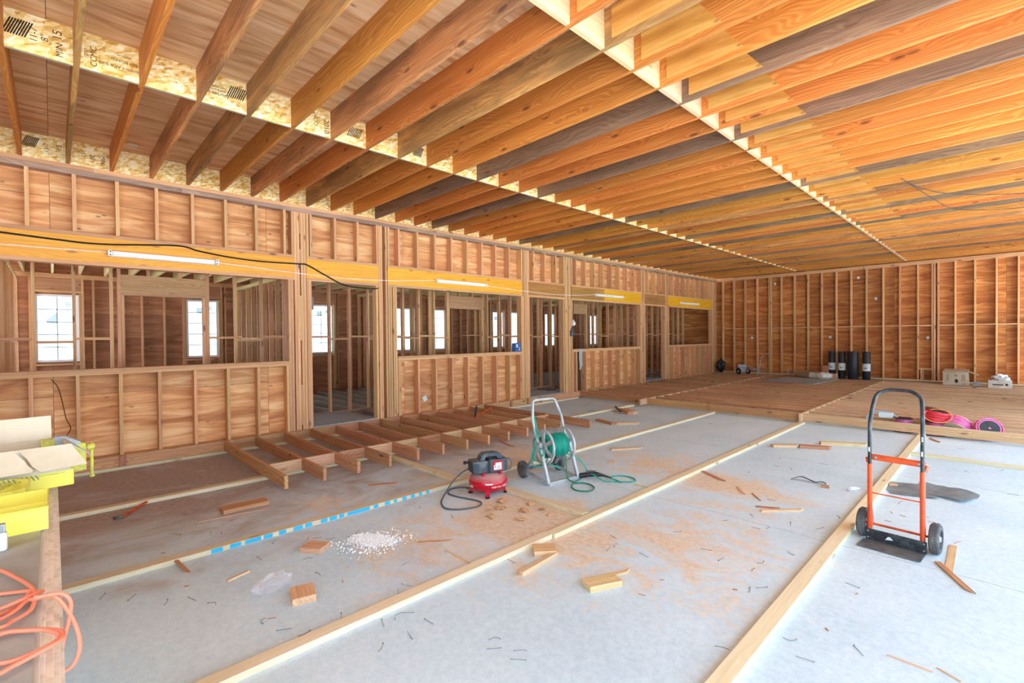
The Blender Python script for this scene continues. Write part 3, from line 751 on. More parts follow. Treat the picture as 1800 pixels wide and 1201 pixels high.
bm = bmesh.new(); tube(bm, smoothpts([(0, 0, 0), (.004, .06, -.1), (.004, .1, -.3), (.002, .13, -.5), (.004, .17, -.62), (.003, .13, -.72), (.004, .16, -.86)], 5), .004, 6)
tag(mesh_obj('brown_wire', bm, M['inkbrown'], loc=(-8.06, -.02, 1.19)), 'thin dark wire hanging in the nearest sheathed bay', 'wire')

# ------------------------------------------------------------------ things on the sills
t = thing('carton', 'small blue printed carton on the sill of the second opening', 'box', (-7.93, 7.79, 1.298), .15)
bm = bmesh.new(); bx(bm, -.05, .05, -.11, .10, 0, .2, .003); mesh_obj('body', bm, M['bluebox'], t)
bm = bmesh.new(); bx(bm, .0501, .051, -.08, -.01, .10, .17); bx(bm, .0501, .051, .02, .08, .03, .06); bx(bm, .0501, .051, .02, .08, .08, .1); mesh_obj('label', bm, M['label'], t)
bm = bmesh.new()
NW, NH = 8, 16
gr = [[None] * (NH + 1) for _ in range(NW + 1)]
for i in range(NW + 1):
    for j in range(NH + 1):
        u = i / NW; v = j / NH
        y = -.085 + .17 * u * (1 - .18 * v) + .01 * math.sin(9 * v); x = .012 + .012 * math.sin(u * 11 + v * 2) * v
        z = .006 - .52 * max(0, v - .18) / .82 - (.05 * math.sin(u * 5) if v > .95 else 0)
        if v <= .18: x = -.11 + .122 * v / .18 ; z = .008
        gr[i][j] = bm.verts.new((x, y, z))
for i in range(NW):
    for j in range(NH): bm.faces.new((gr[i][j], gr[i + 1][j], gr[i + 1][j + 1], gr[i][j + 1]))
bmesh.ops.solidify(bm, geom=bm.faces[:], thickness=.004)
tag(mesh_obj('cloth', bm, M['cloth'], smooth=True, loc=(-7.915, 10.18, 1.30)), 'white cloth hanging over the sill of the third opening', 'cloth')
t = thing('work_bulb', 'round white bulb hanging in the third opening', 'bulb', (-8.0, 9.99, 2.02))
bm = bmesh.new(); lathe(bm, [(.012, .06), (.02, .05), (.03, .02), (.055, -.02), (.06, -.05), (.045, -.09), (.0, -.11)], 16); mesh_obj('bulb', bm, M['white'], t, smooth=True)
bm = bmesh.new(); tube(bm, [(0, 0, .05), (.0, 0, .12), (0, .004, .57)], .007, 6); mesh_obj('cord', bm, M['black'], t)
o = board('leaning_board', -1.0, 1.0, -.045, .045, -.019, .019, M['scrap']); o.location = (-8.75, 10.62, 1.2); o.rotation_euler = (0, -PI / 2 + .16, 0)
tag(o, 'pale board leaning inside the third opening', 'board')

# ------------------------------------------------------------------ pancake compressor
t = thing('air_compressor', 'red pancake air compressor with dusty tank and dark motor cover', 'compressor', (-3.82, 3.31, 0), math.radians(69))
CR = .2
bm = bmesh.new(); prof = [(0, .034), (.08, .035), (.14, .044), (.18, .066), (.199, .098), (.203, .118), (.203, .14), (.199, .155), (.183, .19), (.145, .216), (.08, .23), (0, .235)]
lathe(bm, prof, 48); tank = mesh_obj('tank', bm, M['red_dusty'], t, smooth=True)
bm = bmesh.new(); lathe(bm, [(.2015, .1275), (.2045, .129), (.2045, .136), (.2015, .1375)], 48); mesh_obj('seam_ring', bm, M['red'], tank, smooth=True)
# lettering wrapped round the tank front
word = 'PORTER·CABLE'
for i, ch in enumerate(word):
    a = math.radians(-97 + 5.0 * i); r = .2040
    text_obj('lettering', ch, .023, M['white'], tank, (r * math.cos(a), r * math.sin(a), .112), (PI / 2 - .1, 0, a + PI / 2), .0006)
bm = bmesh.new(); a = math.radians(-108)
for q in range(8):
    a0 = math.radians(-116 + 2.6 * q); bx(bm, -.0045, .0045, -.0006, .0006, -.006, .006, 0, T_(.2042 * math.cos(a0), .2042 * math.sin(a0), .146) @ Rz(a0 + PI / 2))
mesh_obj('stripe', bm, M['white'], tank)
bm = bmesh.new(); a0 = math.radians(-168); bx(bm, -.025, .025, -.0008, .0008, -.013, .013, 0, T_(.201 * math.cos(a0), .201 * math.sin(a0), .108) @ Rz(a0 + PI / 2)); mesh_obj('rating_label', bm, M['card'], tank)
for k in range(4):
    a = math.radians(-112 + 90 * k); d = Vector((math.cos(a), math.sin(a), 0))
    bm = bmesh.new(); Mx = Rz(a)
    bx(bm, .16, .184, -.022, .022, .03, .085, .003, Mx @ T_(0, 0, 0)); bx(bm, .17, .205, -.022, .022, .022, .03, .002, Mx)
    ft = mesh_obj('leg', bm, M['red'], t)
    bm = bmesh.new(); lathe(bm, [(.022, 0), (.025, .003), (.025, .016), (.019, .022)], 16, Mx @ T_(.187, 0, 0)); mesh_obj('rubber_foot', bm, M['black'], ft, smooth=True)
# motor cover: two boxes with louvres, band and carry handle
bm = bmesh.new(); bx(bm, -.195, -.02, -.095, .095, .235, .362, .012); bx(bm, -.02, .19, -.1, .1, .235, .37, .014)
sh = mesh_obj('motor_cover', bm, M['charcoal'], t)
bm = bmesh.new(); bx(bm, -.035, -.005, -.103, .103, .238, .372, .004); mesh_obj('band', bm, M['black'], sh)
bm = bmesh.new()
for q in range(8): bx(bm, -.19, -.13, -.0965, -.0955, .252 + .012 * q, .257 + .012 * q)
for q in range(8): bx(bm, -.1965, -.1945, -.07, .07, .252 + .012 * q, .257 + .012 * q)
for q in range(9): bx(bm, .145, .178, -.1015, -.1005, .25 + .012 * q, .255 + .012 * q)
mesh_obj('louvre', bm, M['black'], sh)
bm = bmesh.new(); bx(bm, .02, .125, -.1025, -.1005, .255, .355); st = mesh_obj('warning_label', bm, M['red'], sh)
bm = bmesh.new(); bx(bm, .03, .115, -.1034, -.1026, .262, .312); bx(bm, .048, .115, -.1034, -.1026, .312, .335); mesh_obj('label_panel', bm, M['white'], st)
bm = bmesh.new(); prism(bm, [(.034, .29), (.052, .29), (.043, .31)], .1035, .104, Rx(PI / 2)); 
for q in range(4): bx(bm, .06, .108, -.104, -.1035, .268 + .011 * q, .272 + .011 * q)
mesh_obj('label_print', bm, M['ink'], st)
bm = bmesh.new(); P = smoothpts([(-.1, 0, .36), (-.095, 0, .405), (-.06, 0, .425), (.08, 0, .425), (.13, 0, .41), (.165, 0, .365)], 6)
prof2 = []
prism(bm, [(-.105, .36), (-.09, .405), (-.055, .43), (.07, .432), (.125, .415), (.16, .365), (.10, .365), (.07, .395), (-.04, .395), (-.06, .36)], -.055, .055, Rx(PI / 2))
mesh_obj('carry_handle', bm, M['charcoal'], t)
for x in (-.09, .1):
    bm = bmesh.new(); bx(bm, x - .012, x + .012, -.125, -.08, .215, .245, .003); bx(bm, x - .012, x + .012, .08, .125, .215, .245, .003); mesh_obj('bracket', bm, M['red'], t)
bm = bmesh.new(); tube(bm, [(-.195, .06, .33), (-.235, .06, .33)], .012, 10); tube(bm, [(-.225, .06, .33), (-.25, .06, .33)], .018, 10); mesh_obj('switch_knob', bm, M['black'], t, smooth=True)
bm = bmesh.new(); tube(bm, smoothpts([(.16, -.08, .36), (.21, -.09, .36), (.235, -.09, .31), (.225, -.09, .26), (.18, -.08, .25)], 6), .008, 8); mesh_obj('hose_loop', bm, M['charcoal'], t, smooth=True)
strand('power_cord', 'dark grey cord looping on the floor left of the red compressor', 'cord', [(-3.98, 3.17, .25), (-4.04, 3.12, .2), (-4.08, 3.04, .12), (-4.06, 2.94, .04), (-3.98, 2.83, .009), (-3.88, 2.75, .009), (-3.74, 2.70, .009), (-3.62, 2.78, .009), (-3.56, 2.96, .009), (-3.64, 3.05, .009), (-3.80, 3.02, .009), (-3.93, 2.98, .009), (-4.08, 2.98, .009), (-4.17, 3.08, .01), (-4.14, 3.2, .01), (-4.05, 3.24, .012)], .0085, 'greyhose', 8)

# ------------------------------------------------------------------ hose reel cart
t = thing('hose_reel', 'silver hose reel cart on two wheels wound with green hose', 'hose reel', (-3.66, 4.17, 0), math.radians(80))
# local x runs along the drum axle (away from the compressor), local -y to the front feet
W2 = .215
def bar(bm, a, b, w=.017, d=None):
    a, b = Vector(a), Vector(b); L = (b - a).length; z = (b - a).normalized()
    Mx = Matrix.Translation((a + b) / 2) @ z.to_track_quat('Z', 'Y').to_matrix().to_4x4()
    bx(bm, -w, w, -(d or w), d or w, -L / 2, L / 2, .004, Mx)
for s in (-1, 1):
    x = s * W2
    bm = bmesh.new()
    bar(bm, (x, -.19, .02), (x, -.04, .42)); bar(bm, (x, -.19, .015), (x, .2, .07), .014); bar(bm, (x, .22, .1), (x, -.02, .40), .015)
    mesh_obj('side_frame', bm, M['silver'], t)
    bm = bmesh.new(); bx(bm, x - .022, x + .022, -.06, .06, .34, .45, .008); mesh_obj('bearing_block', bm, M['silver'], t)
bm = bmesh.new(); bar(bm, (-W2, -.19, .02), (W2, -.19, .02), .02); mesh_obj('front_rail', bm, M['silver'], t)
bm = bmesh.new(); tube(bm, [(-W2 - .05, .22, .1), (W2 + .05, .22, .1)], .016, 10); mesh_obj('axle', bm, M['charcoal'], t, smooth=True)
bm = bmesh.new(); hp = [(-W2, -.02, .42), (-W2, .06, .56), (-W2, .10, .70), (-W2 + .05, .16, .89), (-W2 + .09, .17, .905), (W2 - .09, .17, .905), (W2 - .05, .16, .89), (W2, .10, .70), (W2, .06, .56), (W2, -.02, .42)]
tube(bm, hp, .017, 10); mesh_obj('handle', bm, M['silver'], t, smooth=True)
for s in (-1, 1):
    bm = bmesh.new(); Mx = T_(s * (W2 + .055), .22, .1) @ Ry(PI / 2)
    lathe(bm, [(.03, -.025), (.085, -.025), (.098, -.018), (.1, 0), (.098, .018), (.085, .025), (.06, .02), (.03, .025)], 28, Mx, True)
    w = mesh_obj('wheel', bm, M['rubber'], t, smooth=True)
    bm = bmesh.new(); lathe(bm, [(0, -.02), (.03, -.024), (.03, .024), (0, .022)], 16, Mx); mesh_obj('hub', bm, M['greyhose'], w, smooth=True)
dz = .39
for s in (-1, 1):
    x = s * .15; Mx = T_(x, -.02, dz) @ Ry(PI / 2)
    bm = bmesh.new(); lathe(bm, [(.183, -.012), (.2, -.012), (.2, .012), (.183, .012)], 40, Mx, True)
    d = mesh_obj('drum_disc', bm, M['silver'], t, smooth=True)
    bm = bmesh.new(); lathe(bm, [(.02, -.02), (.06, -.014), (.06, .014), (.02, .02)], 24, Mx, True); mesh_obj('hub', bm, M['silver'], d, smooth=True)
    for k in range(6):
        a = PI / 3 * k; bm = bmesh.new(); bx(bm, -.007, .007, -.022, .022, .05, .19, .003, T_(x, -.02, dz) @ Rx(a)); mesh_obj('spoke', bm, M['silver'], d)
bm = bmesh.new(); tube(bm, [(-W2 - .02, -.02, dz), (W2 + .02, -.02, dz)], .014, 12); mesh_obj('drum_axle', bm, M['steel'], t, smooth=True)
# wound hose: a helix in two layers
bm = bmesh.new(); P = []; turns = 11
for layer, rr in ((0, .11), (1, .126)):
    for i in range(turns * 20 + 1):
        f = i / (turns * 20); x = -.135 + .27 * f; x = x if layer == 0 else -x
        a = 2 * PI * turns * f + layer; r = rr + .006 * math.sin(3.1 * a + 5 * f) * math.sin(7 * f)
        P.append((x, -.02 + r * math.cos(a), dz + r * math.sin(a)))
tube(bm, P, .0085, 6); hs = mesh_obj('wound_hose', bm, M['green'], t, smooth=True)
bm = bmesh.new(); lathe(bm, [(.0, -.14), (.105, -.14), (.105, .14), (0, .14)], 24, T_(0, -.02, dz) @ Ry(PI / 2)); mesh_obj('drum', bm, M['green_dk'], t, smooth=True)
bm = bmesh.new()
tube(bm, smoothpts([(-W2 + .03, .13, .78), (-W2 + .02, .05, .6), (-W2 - .02, .0, .5), (-W2 - .04, .02, .36), (-W2 - .02, .06, .26), (-W2 + .02, -.02, .22), (-W2 + .1, -.14, .2), (-W2 + .16, -.2, .17)], 6), .008, 8)
tube(bm, smoothpts([(-W2 + .03, .13, .8), (-W2 + .03, .12, .62), (-W2 + .06, .05, .52), (-.1, .0, .47)], 6), .008, 8)
tube(bm, smoothpts([(-W2 - .03, .02, .4), (-W2 - .06, .04, .28), (-W2, .08, .16), (-W2 + .1, .05, .15), (-W2 + .14, 0, .24)], 6), .008, 8)
tube(bm, smoothpts([(-W2 - .025 + .04 * math.cos(q) * .2, -.10 + .045 * math.cos(q), .36 + .04 * math.sin(q)) for q in [2 * PI * i / 12 for i in range(12)]], 3, True), .0075, 8, True)
mesh_obj('loose_hose', bm, M['green'], t, smooth=True)
strand('green_hose', 'green hose running from the reel drum to a small loop on the floor in front', 'hose', [(-3.50, 4.16, .36), (-3.46, 4.16, .3), (-3.45, 4.16, .2), (-3.45, 4.165, .1), (-3.44, 4.17, .045), (-3.40, 4.18, .022), (-3.338, 4.19, .010), (-3.29, 4.246, .009), (-3.196, 4.258, .009), (-3.103, 4.211, .009), (-3.06, 4.106, .009), (-3.099, 4.029, .009), (-3.182, 4.0, .009), (-3.284, 4.048, .009), (-3.335, 4.14, .02), (-3.36, 4.26, .024), (-3.37, 4.33, .028)], .0075, 'green_dk', 8, 8)
strand('green_hose', 'green hose running right from the reel cart to a coil beside the black air tool', 'hose', [(-3.6, 4.28, .30), (-3.52, 4.36, .255), (-3.45, 4.43, .19), (-3.40, 4.46, .11), (-3.36, 4.46, .05), (-3.30, 4.452, .06), (-3.161, 4.466, .012), (-3.058, 4.546, .009), (-2.935, 4.642, .009), (-2.915, 4.729, .009), (-3.002, 4.801, .009), (-3.123, 4.787, .009), (-3.189, 4.698, .009), (-3.178, 4.618, .009), (-3.07, 4.56, .024), (-2.968, 4.537, .02)], .0075, 'green', 8, 8)
t = thing('air_nozzle', 'black air tool lying on the floor right of the reel cart', 'tool', (-3.34, 4.46, .03), math.radians(38))
bm = bmesh.new(); tube(bm, smoothpts([(-.17, -.02, 0), (-.1, 0, .005), (0, .01, .02), (.08, .01, .02)], 5), .028, 10, radii=None); mesh_obj('body', bm, M['black'], t, smooth=True)
bm = bmesh.new(); tube(bm, [(.08, .01, .02), (.14, .01, .012), (.24, 0, -.012)], .02, 10, radii=[.026, .016, .006]); mesh_obj('nozzle', bm, M['black'], t, smooth=True)
bm = bmesh.new(); bx(bm, -.05, .06, .0, .05, .03, .055, .008); mesh_obj('trigger_guard', bm, M['charcoal'], t)
bm = bmesh.new(); tube(bm, [(-.17, -.02, 0), (-.23, -.05, -.005)], .016, 8); mesh_obj('coupler', bm, M['steel'], t, smooth=True)

# ------------------------------------------------------------------ orange hand truck
t = thing('hand_truck', 'orange hand truck with a black loop handle standing upright', 'hand truck', (-.595, 4.663, 0), math.radians(-4.3))
RXx = .162
for s in (-1, 1):
    x = s * RXx
    bm = bmesh.new(); tube(bm, [(x, .012, .02), (x, .012, .615)], .0165, 14); r = mesh_obj('rail', bm, M['orange_paint'], t, smooth=True)
    bm = bmesh.new(); lathe(bm, [(.012, .612), (.012, .635), (.0, .638)], 12, T_(x, .012, 0)); mesh_obj('collar', bm, M['blackpaint'], r)
    # wheel bracket
    bm = bmesh.new(); prism(bm, [(.012, .33), (.03, .33), (.105, .17), (.10, .12), (.012, .03)], x * 1.0 - .004, x * 1.0 + .004, Matrix(((0, 0, 1, 0), (1, 0, 0, 0), (0, 1, 0, 0), (0, 0, 0, 1)))); mesh_obj('wheel_bracket', bm, M['orange_paint'], t)
    bm = bmesh.new(); bar(bm, (x + s * .012, .02, .62), (x + s * .022, .035, .66), .012); mesh_obj('gusset', bm, M['orange_paint'], t)
    Mx = T_(s * (RXx + .062), .095, .112) @ Ry(s * PI / 2)
    bm = bmesh.new(); lathe(bm, [(.07, -.03), (.1, -.03), (.111, -.02), (.113, 0), (.111, .02), (.1, .03), (.07, .03)], 36, Mx, True); w = mesh_obj('wheel', bm, M['rubber'], t, smooth=True)
    bm = bmesh.new()
    for k in range(36):
        a = 2 * PI * k / 36
        for zz in (-.013, .008): bx(bm, .111, .1145, -.004, .004, zz - .004, zz + .006, 0, Mx @ Rz(a + (.09 if zz > 0 else 0)))
    mesh_obj('tread', bm, M['rubber'], w)
    bm = bmesh.new(); lathe(bm, [(0, -.012), (.03, -.012), (.07, -.004), (.07, .004), (.03, .012), (.018, .03), (0, .032)], 24, Mx); mesh_obj('rim', bm, M['silver'], w, smooth=True)
bm = bmesh.new(); tube(bm, [(-RXx - .07, .095, .112), (RXx + .07, .095, .112)], .009, 10); mesh_obj('axle', bm, M['redscrap'] if False else M['orangebar'], t, smooth=True)
bm = bmesh.new(); tube(bm, [(-RXx, .012, .385), (RXx, .012, .385)], .005, 8); mesh_obj('cross_rod', bm, M['orange_paint'], t, smooth=True)
bm = bmesh.new(); bx(bm, -RXx - .014, RXx + .02, .02, .052, .643, .69, .014); mesh_obj('crossbar', bm, M['orange_paint'], t)
bm = bmesh.new()
for x in (-RXx + .035, RXx - .02): lathe(bm, [(.012, 0), (.01, .006), (0, .007)], 12, T_(x, .02, .667) @ Rx(PI / 2))
mesh_obj('bolt', bm, M['steel'], t, smooth=True)
bm = bmesh.new(); hp = smoothpts([(-RXx, .012, .60), (-RXx, .012, .75), (-RXx, .012, .92), (-RXx + .004, .03, 1.0), (-RXx + .012, .07, 1.10), (-RXx + .03, .1, 1.165), (-RXx + .09, .12, 1.2), (0, .122, 1.205), (RXx - .09, .12, 1.2), (RXx - .03, .1, 1.165), (RXx - .012, .07, 1.10), (RXx - .004, .03, 1.0), (RXx, .012, .92), (RXx, .012, .75), (RXx, .012, .6)], 5)
tube(bm, hp, .0135, 14); mesh_obj('handle', bm, M['blackpaint'], t, smooth=True)
bm = bmesh.new()
for x, z in ((-RXx, .73), (RXx, .75), (RXx + .002, .86)): bx(bm, x - .006, x + .004, -.0025, -.0012, z - .018, z + .018)
mesh_obj('paint_chip', bm, M['label'], t)
bm = bmesh.new(); bx(bm, -.185, .19, -.007, -.003, .012, .10, .001); bp = mesh_obj('toe_plate_back', bm, M['blackpaint'], t)
bm = bmesh.new()
for x in (-.17, .172):
    for z in (.03, .08): lathe(bm, [(.007, 0), (.005, .004), (0, .005)], 10, T_(x, -.007, z) @ Rx(PI / 2))
mesh_obj('rivet', bm, M['steel'], bp, smooth=True)
bm = bmesh.new(); prism(bm, [(-.02, .0), (.03, .008), (.01, .03), (-.005, .025)], 0, .0006, T_(-.04, -.0071, .04) @ Rx(PI / 2)); mesh_obj('paint_chip', bm, M['label'], bp)
bm = bmesh.new(); bx(bm, -.2, .185, -.19, -.003, .008, .012, .001); mesh_obj('toe_plate', bm, M['plate'], t)

# ------------------------------------------------------------------ wire spools and coil between the front joists of the platform
def spool(name, label, loc, rot, wire, r=.105, h=.17, fr=.125, flange='black', fill=.92):
    t = thing(name, label, 'wire spool', loc, rot=rot, group='wire spools by the platform edge')
    for z in (0, h):
        bm = bmesh.new(); lathe(bm, [(.018, -.004), (fr, -.004), (fr, .004), (.018, .004)], 32, T_(0, 0, z), True); f = mesh_obj('flange', bm, M[flange], t, smooth=True)
        bm = bmesh.new()
        for k in range(6): bx(bm, .03, fr - .02, -.004, .004, -.007, .007, 0, T_(0, 0, z) @ Rz(PI / 3 * k))
        mesh_obj('rib', bm, M[flange], f)
    bm = bmesh.new(); lathe(bm, [(.0, .004), (r * .88, .004), (r * .88, h - .004), (0, h - .004)], 24); mesh_obj('core', bm, M[wire], t, smooth=True)
    bm = bmesh.new(); P = []; n = 13
    for i in range(n * 16 + 1):
        f = i / (n * 16); a = 2 * PI * n * f; rr = r * fill * (1 + .03 * math.sin(5.3 * a)); P.append((rr * math.cos(a), rr * math.sin(a), .012 + (h - .024) * (.5 + .5 * math.sin(f * 9.4 - 1.57)) + .006 * math.sin(2.3 * a)))
    tube(bm, P, .0065, 5); P2 = [(p[0] * 1.03, p[1] * 1.03, h - p[2]) for p in P]; tube(bm, P2, .0065, 5)
    mesh_obj('wound_wire', bm, M[wire], t, smooth=True)
    return t
spool('wire_spool', 'upright pink wire spool with a black flange, between grey coil and red spool', (-1.19, 10.22, 0), (0, 0, 0), 'pink', h=.225, fr=.14)
spool('wire_spool', 'pink wire spool standing under the red spool', (-.80, 10.22, 0), (0, 0, .4), 'pink', h=.215, fr=.14)
spool('wire_spool', 'red wire spool tilted on top of the others', (-.81, 10.22, .235), (.08, .2, .2), 'redwire', r=.165, h=.175, fr=.15, fill=.98)
spool('wire_spool', 'pink wire spool lying tilted with a pale flange behind, right of the red one', (-.56, 10.17, .13), (-.8, .3, -.1), 'pink', r=.155, h=.16, fr=.155, flange='card', fill=1)
spool('wire_spool', 'rightmost pink wire spool with its black flange facing the viewer', (-.21, 10.27, .155), (1.2, .1, .3), 'pink', r=.15, h=.13, fr=.115, fill=1)
t = thing('cable_coil', 'blue grey cable coil lying behind the front platform joist', 'cable coil', (-1.47, 10.22, 0), 0)
bm = bmesh.new()
for k in range(9):
    rr = .175 + .011 * (k % 3); P = [(rr * math.cos(2 * PI * i / 40) * 1.15, -.03 + rr * .45 * math.sin(2 * PI * i / 40) + .012 * (k // 3), .16 + rr * .72 * math.sin(2 * PI * i / 40) + .008 * math.sin(2 * PI * i / 40 * 2 + k)) for i in range(40)]; tube(bm, P, .0075, 6, True)
mesh_obj('coiled_cable', bm, M['greywire'], t, smooth=True)
bm = bmesh.new(); bx(bm, -.06, .14, -.01, .09, .2, .29, .012); mesh_obj('wrapper', bm, M['label'], t)
strand('orange_wire', 'loose orange wire loop wrapped over the red spool', 'wire', [(-.75 + .165 * math.cos(a), 10.05 + .05 * math.sin(a), .335 + .10 * math.sin(a)) for a in [2 * PI * i / 14 for i in range(14)]], .007, 'orangewire', 4, 6, True)
strand('red_wire', 'tangle of thin red wire above the upright pink spool', 'wire', [(-1.28, 10.15, .225), (-1.22, 10.18, .29), (-1.15, 10.12, .33), (-1.1, 10.2, .27), (-1.05, 10.15, .24), (-1.0, 10.2, .33), (-.93, 10.16, .27), (-.9, 10.2, .33), (-.86, 10.14, .22), (-.83, 10.18, .2)], .004, 'orangewire', 5)
strand('pink_wire', 'loose pink wire loop between the two right spools', 'wire', [(-.42, 10.2, .2), (-.34, 10.15, .27), (-.26, 10.2, .25), (-.27, 10.25, .2), (-.36, 10.22, .19)], .004, 'redwire', 5)

def obox(bm, x0, x1, y0, y1, h, th=.005):
    o = [(x0, y0), (x1, y0), (x1, y1), (x0, y1)]; n = [(x0 + th, y0 + th), (x1 - th, y0 + th), (x1 - th, y1 - th), (x0 + th, y1 - th)]
    A = [bm.verts.new((x, y, 0)) for x, y in o]; B = [bm.verts.new((x, y, h)) for x, y in o]
    D = [bm.verts.new((x, y, h)) for x, y in n]; E = [bm.verts.new((x, y, th)) for x, y in n]
    for i in range(4):
        j = (i + 1) % 4
        for P, Q in ((A, B), (B, D), (D, E)): bm.faces.new((P[i], P[j], Q[j], Q[i]))
    bm.faces.new(A[::-1]); bm.faces.new(E)
# ------------------------------------------------------------------ far end of the room
JP = .1785
for i, (x, y, r, lab, l) in enumerate(((-4.02, 18.6, .1, 'leftmost black roll with a label, standing against the back wall', 1), (-3.72, 18.52, .1, 'second black roll from the left with a label band', 1), (-3.42, 18.5, .145, 'thickest black roll, without a label, in the middle of the row', 0), (-3.07, 18.5, .105, 'rightmost black roll with a label, standing a little apart', 1))):
    t = thing('membrane_roll', lab, 'roll', (x, y, JP), group='black rolls by the back wall')
    h = .88
    bm = bmesh.new(); lathe(bm, [(.03, .004), (r - .004, 0), (r, .006), (r, h - .006), (r - .004, h), (.03, h - .004)], 28, None, True); mesh_obj('roll', bm, M['blackroll'], t, smooth=True)
    if l:
        bm = bmesh.new(); lathe(bm, [(r + .001, .27), (r + .004, .27), (r + .004, .5), (r + .001, .5)], 28, None, True); b = mesh_obj('label_band', bm, M['label'], t, smooth=True)
        bm = bmesh.new()
        for q in range(3): bx(bm, -.03 + .024 * q, -.014 + .024 * q, -r - .0055, -r - .0045, .34, .37 + .02 * (q % 2))
        mesh_obj('label_print', bm, M['ink'], b)
def sack(label, loc, rz, L, W, H, mats, split):
    t = thing('cement_sack', label, 'sack', loc, rz, group='sacks by the back wall')
    for nm, a, b, m in (('sack_body', -1, split, mats[0]), ('sack_face', split, 1, mats[1])):
        if b - a < .02: continue
        bm = bmesh.new(); rings = []
        for i in range(13):
            f = a + (b - a) * i / 12; sc = (1 - abs(f) ** 14) * .5 + .5; ring = []
            for k in range(20):
                an = 2 * PI * k / 20; cx, cz = math.cos(an), math.sin(an)
                px = math.copysign(abs(cx) ** .6, cx) * W / 2 * (.9 + .1 * sc); pz = math.copysign(abs(cz) ** .7, cz) * H / 2 * sc
                n = mnoise.noise(Vector((f * 3, an * 1.5, loc[0] * 5))) * .018
                ring.append(bm.verts.new((f * L / 2, px, H / 2 + pz + n * sc)))
            rings.append(ring)
        for i in range(12):
            for k in range(20): bm.faces.new((rings[i][k], rings[i][(k + 1) % 20], rings[i + 1][(k + 1) % 20], rings[i + 1][k]))
        bm.faces.new(rings[0][::-1]); bm.faces.new(rings[-1])
        o = mesh_obj(nm, bm, M[m], t, smooth=True)
    bm = bmesh.new()
    for q in range(3): bx(bm, split * L / 2 + .1 + .07 * q, split * L / 2 + .15 + .07 * q, -W * .36, -W * .2, H * .985, H * 1.0 + .004, .002)
    mesh_obj('sack_print', bm, M['ink'], t)
sack('brown and white paper sack lying by the back wall, left of the black rolls', (-4.4, 17.95, JP), -.35, .95, .5, .22, ('sackbrown', 'bag'), .05)
sack('thin pale paper sack lying behind the brown and white one', (-4.75, 18.5, JP), -.1, .6, .4, .2, ('bag', 'bag'), .99)
t = thing('hand_truck', 'small silver hand truck lying tipped on the platform near the back corner', 'hand truck', (-6.2, 17.9, JP), math.radians(-30))
for s in (-1, 1):
    x = s * .16
    bm = bmesh.new(); tube(bm, smoothpts([(-.55, x, .30), (-.2, x, .25), (.25, x, .19), (.45, x, .2)], 5), .014, 8); mesh_obj('rail', bm, M['silver'], t, smooth=True)
    bm = bmesh.new(); lathe(bm, [(.05, -.02), (.11, -.02), (.125, 0), (.11, .02), (.05, .02)], 24, T_(-.55, s * .2, .125) @ Rx(PI / 2), True); w = mesh_obj('wheel', bm, M['black'], t, smooth=True)
    bm = bmesh.new(); lathe(bm, [(0, -.015), (.055, -.012), (.055, .012), (0, .015)], 16, T_(-.55, s * .2, .125) @ Rx(PI / 2)); mesh_obj('hub', bm, M['bag'], w)
bm = bmesh.new(); tube(bm, smoothpts([(.3, -.16, .0), (.38, -.16, .18), (.45, -.16, .42), (.5, -.16, .62), (.6, -.14, .74), (.75, -.1, .79)], 6), .018, 8); mesh_obj('handle', bm, M['silver'], t, smooth=True)
bm = bmesh.new(); bx(bm, -.62, -.60, -.17, .17, .1, .36, .003); mesh_obj('toe_plate', bm, M['silver'], t)
for x in (-.1, .15): bm = bmesh.new(); tube(bm, [(x, -.16, .22), (x, .16, .22)], .01, 8); mesh_obj('cross_rod', bm, M['silver'], t)
bm = bmesh.new()
bmesh.ops.create_icosphere(bm, subdivisions=4, radius=1)
for v in bm.verts:
    n = mnoise.noise(v.co * 2.2) * .35 + mnoise.noise(v.co * 6) * .12
    v.co = Vector((v.co.x * .15 * (1 + n), v.co.y * .15 * (1 + n), (v.co.z * .5 + .5) * .54 + .04 * n))
    v.co.z = max(v.co.z, 0)
    if v.co.z > .45: v.co.x *= .5; v.co.y *= .5
tag(mesh_obj('rubbish_bag', bm, M['black'], smooth=True, loc=(-7.66, 18.60, JP)), 'black rubbish bag in the back left corner of the room', 'bag')
bm = bmesh.new(); bx(bm, -.75, .75, -1.0, 1.0, 0, .018); tag(mesh_obj('plywood_sheet', bm, M['bluegrey'], loc=(-4.5, 16.9, JP + .001), rot=(0, 0, -.1)), 'grey plywood sheet lying flat on the platform before the sack', 'sheet')
for q, (lab, x0, x1, y, z, m) in enumerate((('brown offcut leaning on the leftmost black roll', -4.22, -4.06, 18.36, .42, 'redscrap'), ('pale small block at the foot of the leftmost black roll', -4.0, -3.78, 18.2, .17, 'scrap'))):
    bm = bmesh.new(); bx(bm, x0, x1, y - .05, y + .05, 0, z, .004); tag(mesh_obj('wood_block', bm, M[m], loc=(0, 0, JP)), lab, 'block')
t = thing('open_carton', 'white cardboard carton with open flaps and an oval hole, by the back wall', 'box', (-.98, 18.2, JP), .0)
bm = bmesh.new(); w, d, h = .26, .2, .38
obox(bm, -w, w, -d, d, h, .006)
mesh_obj('body', bm, M['card'], t)
for s in (-1, 1):
    bm = bmesh.new(); bx(bm, 0, .22, -d, d, -.003, .003, 0, T_(s * w, 0, h) @ (Ry(.45) if s > 0 else Rz(PI) @ Ry(.7))); mesh_obj('flap', bm, M['card_in'], t)
    bm = bmesh.new(); bx(bm, -w, w, 0, .16, -.003, .003, 0, T_(0, s * d, h) @ (Rx(.25) if s > 0 else Rz(PI) @ Rx(.1))); mesh_obj('flap', bm, M['card_in'], t)
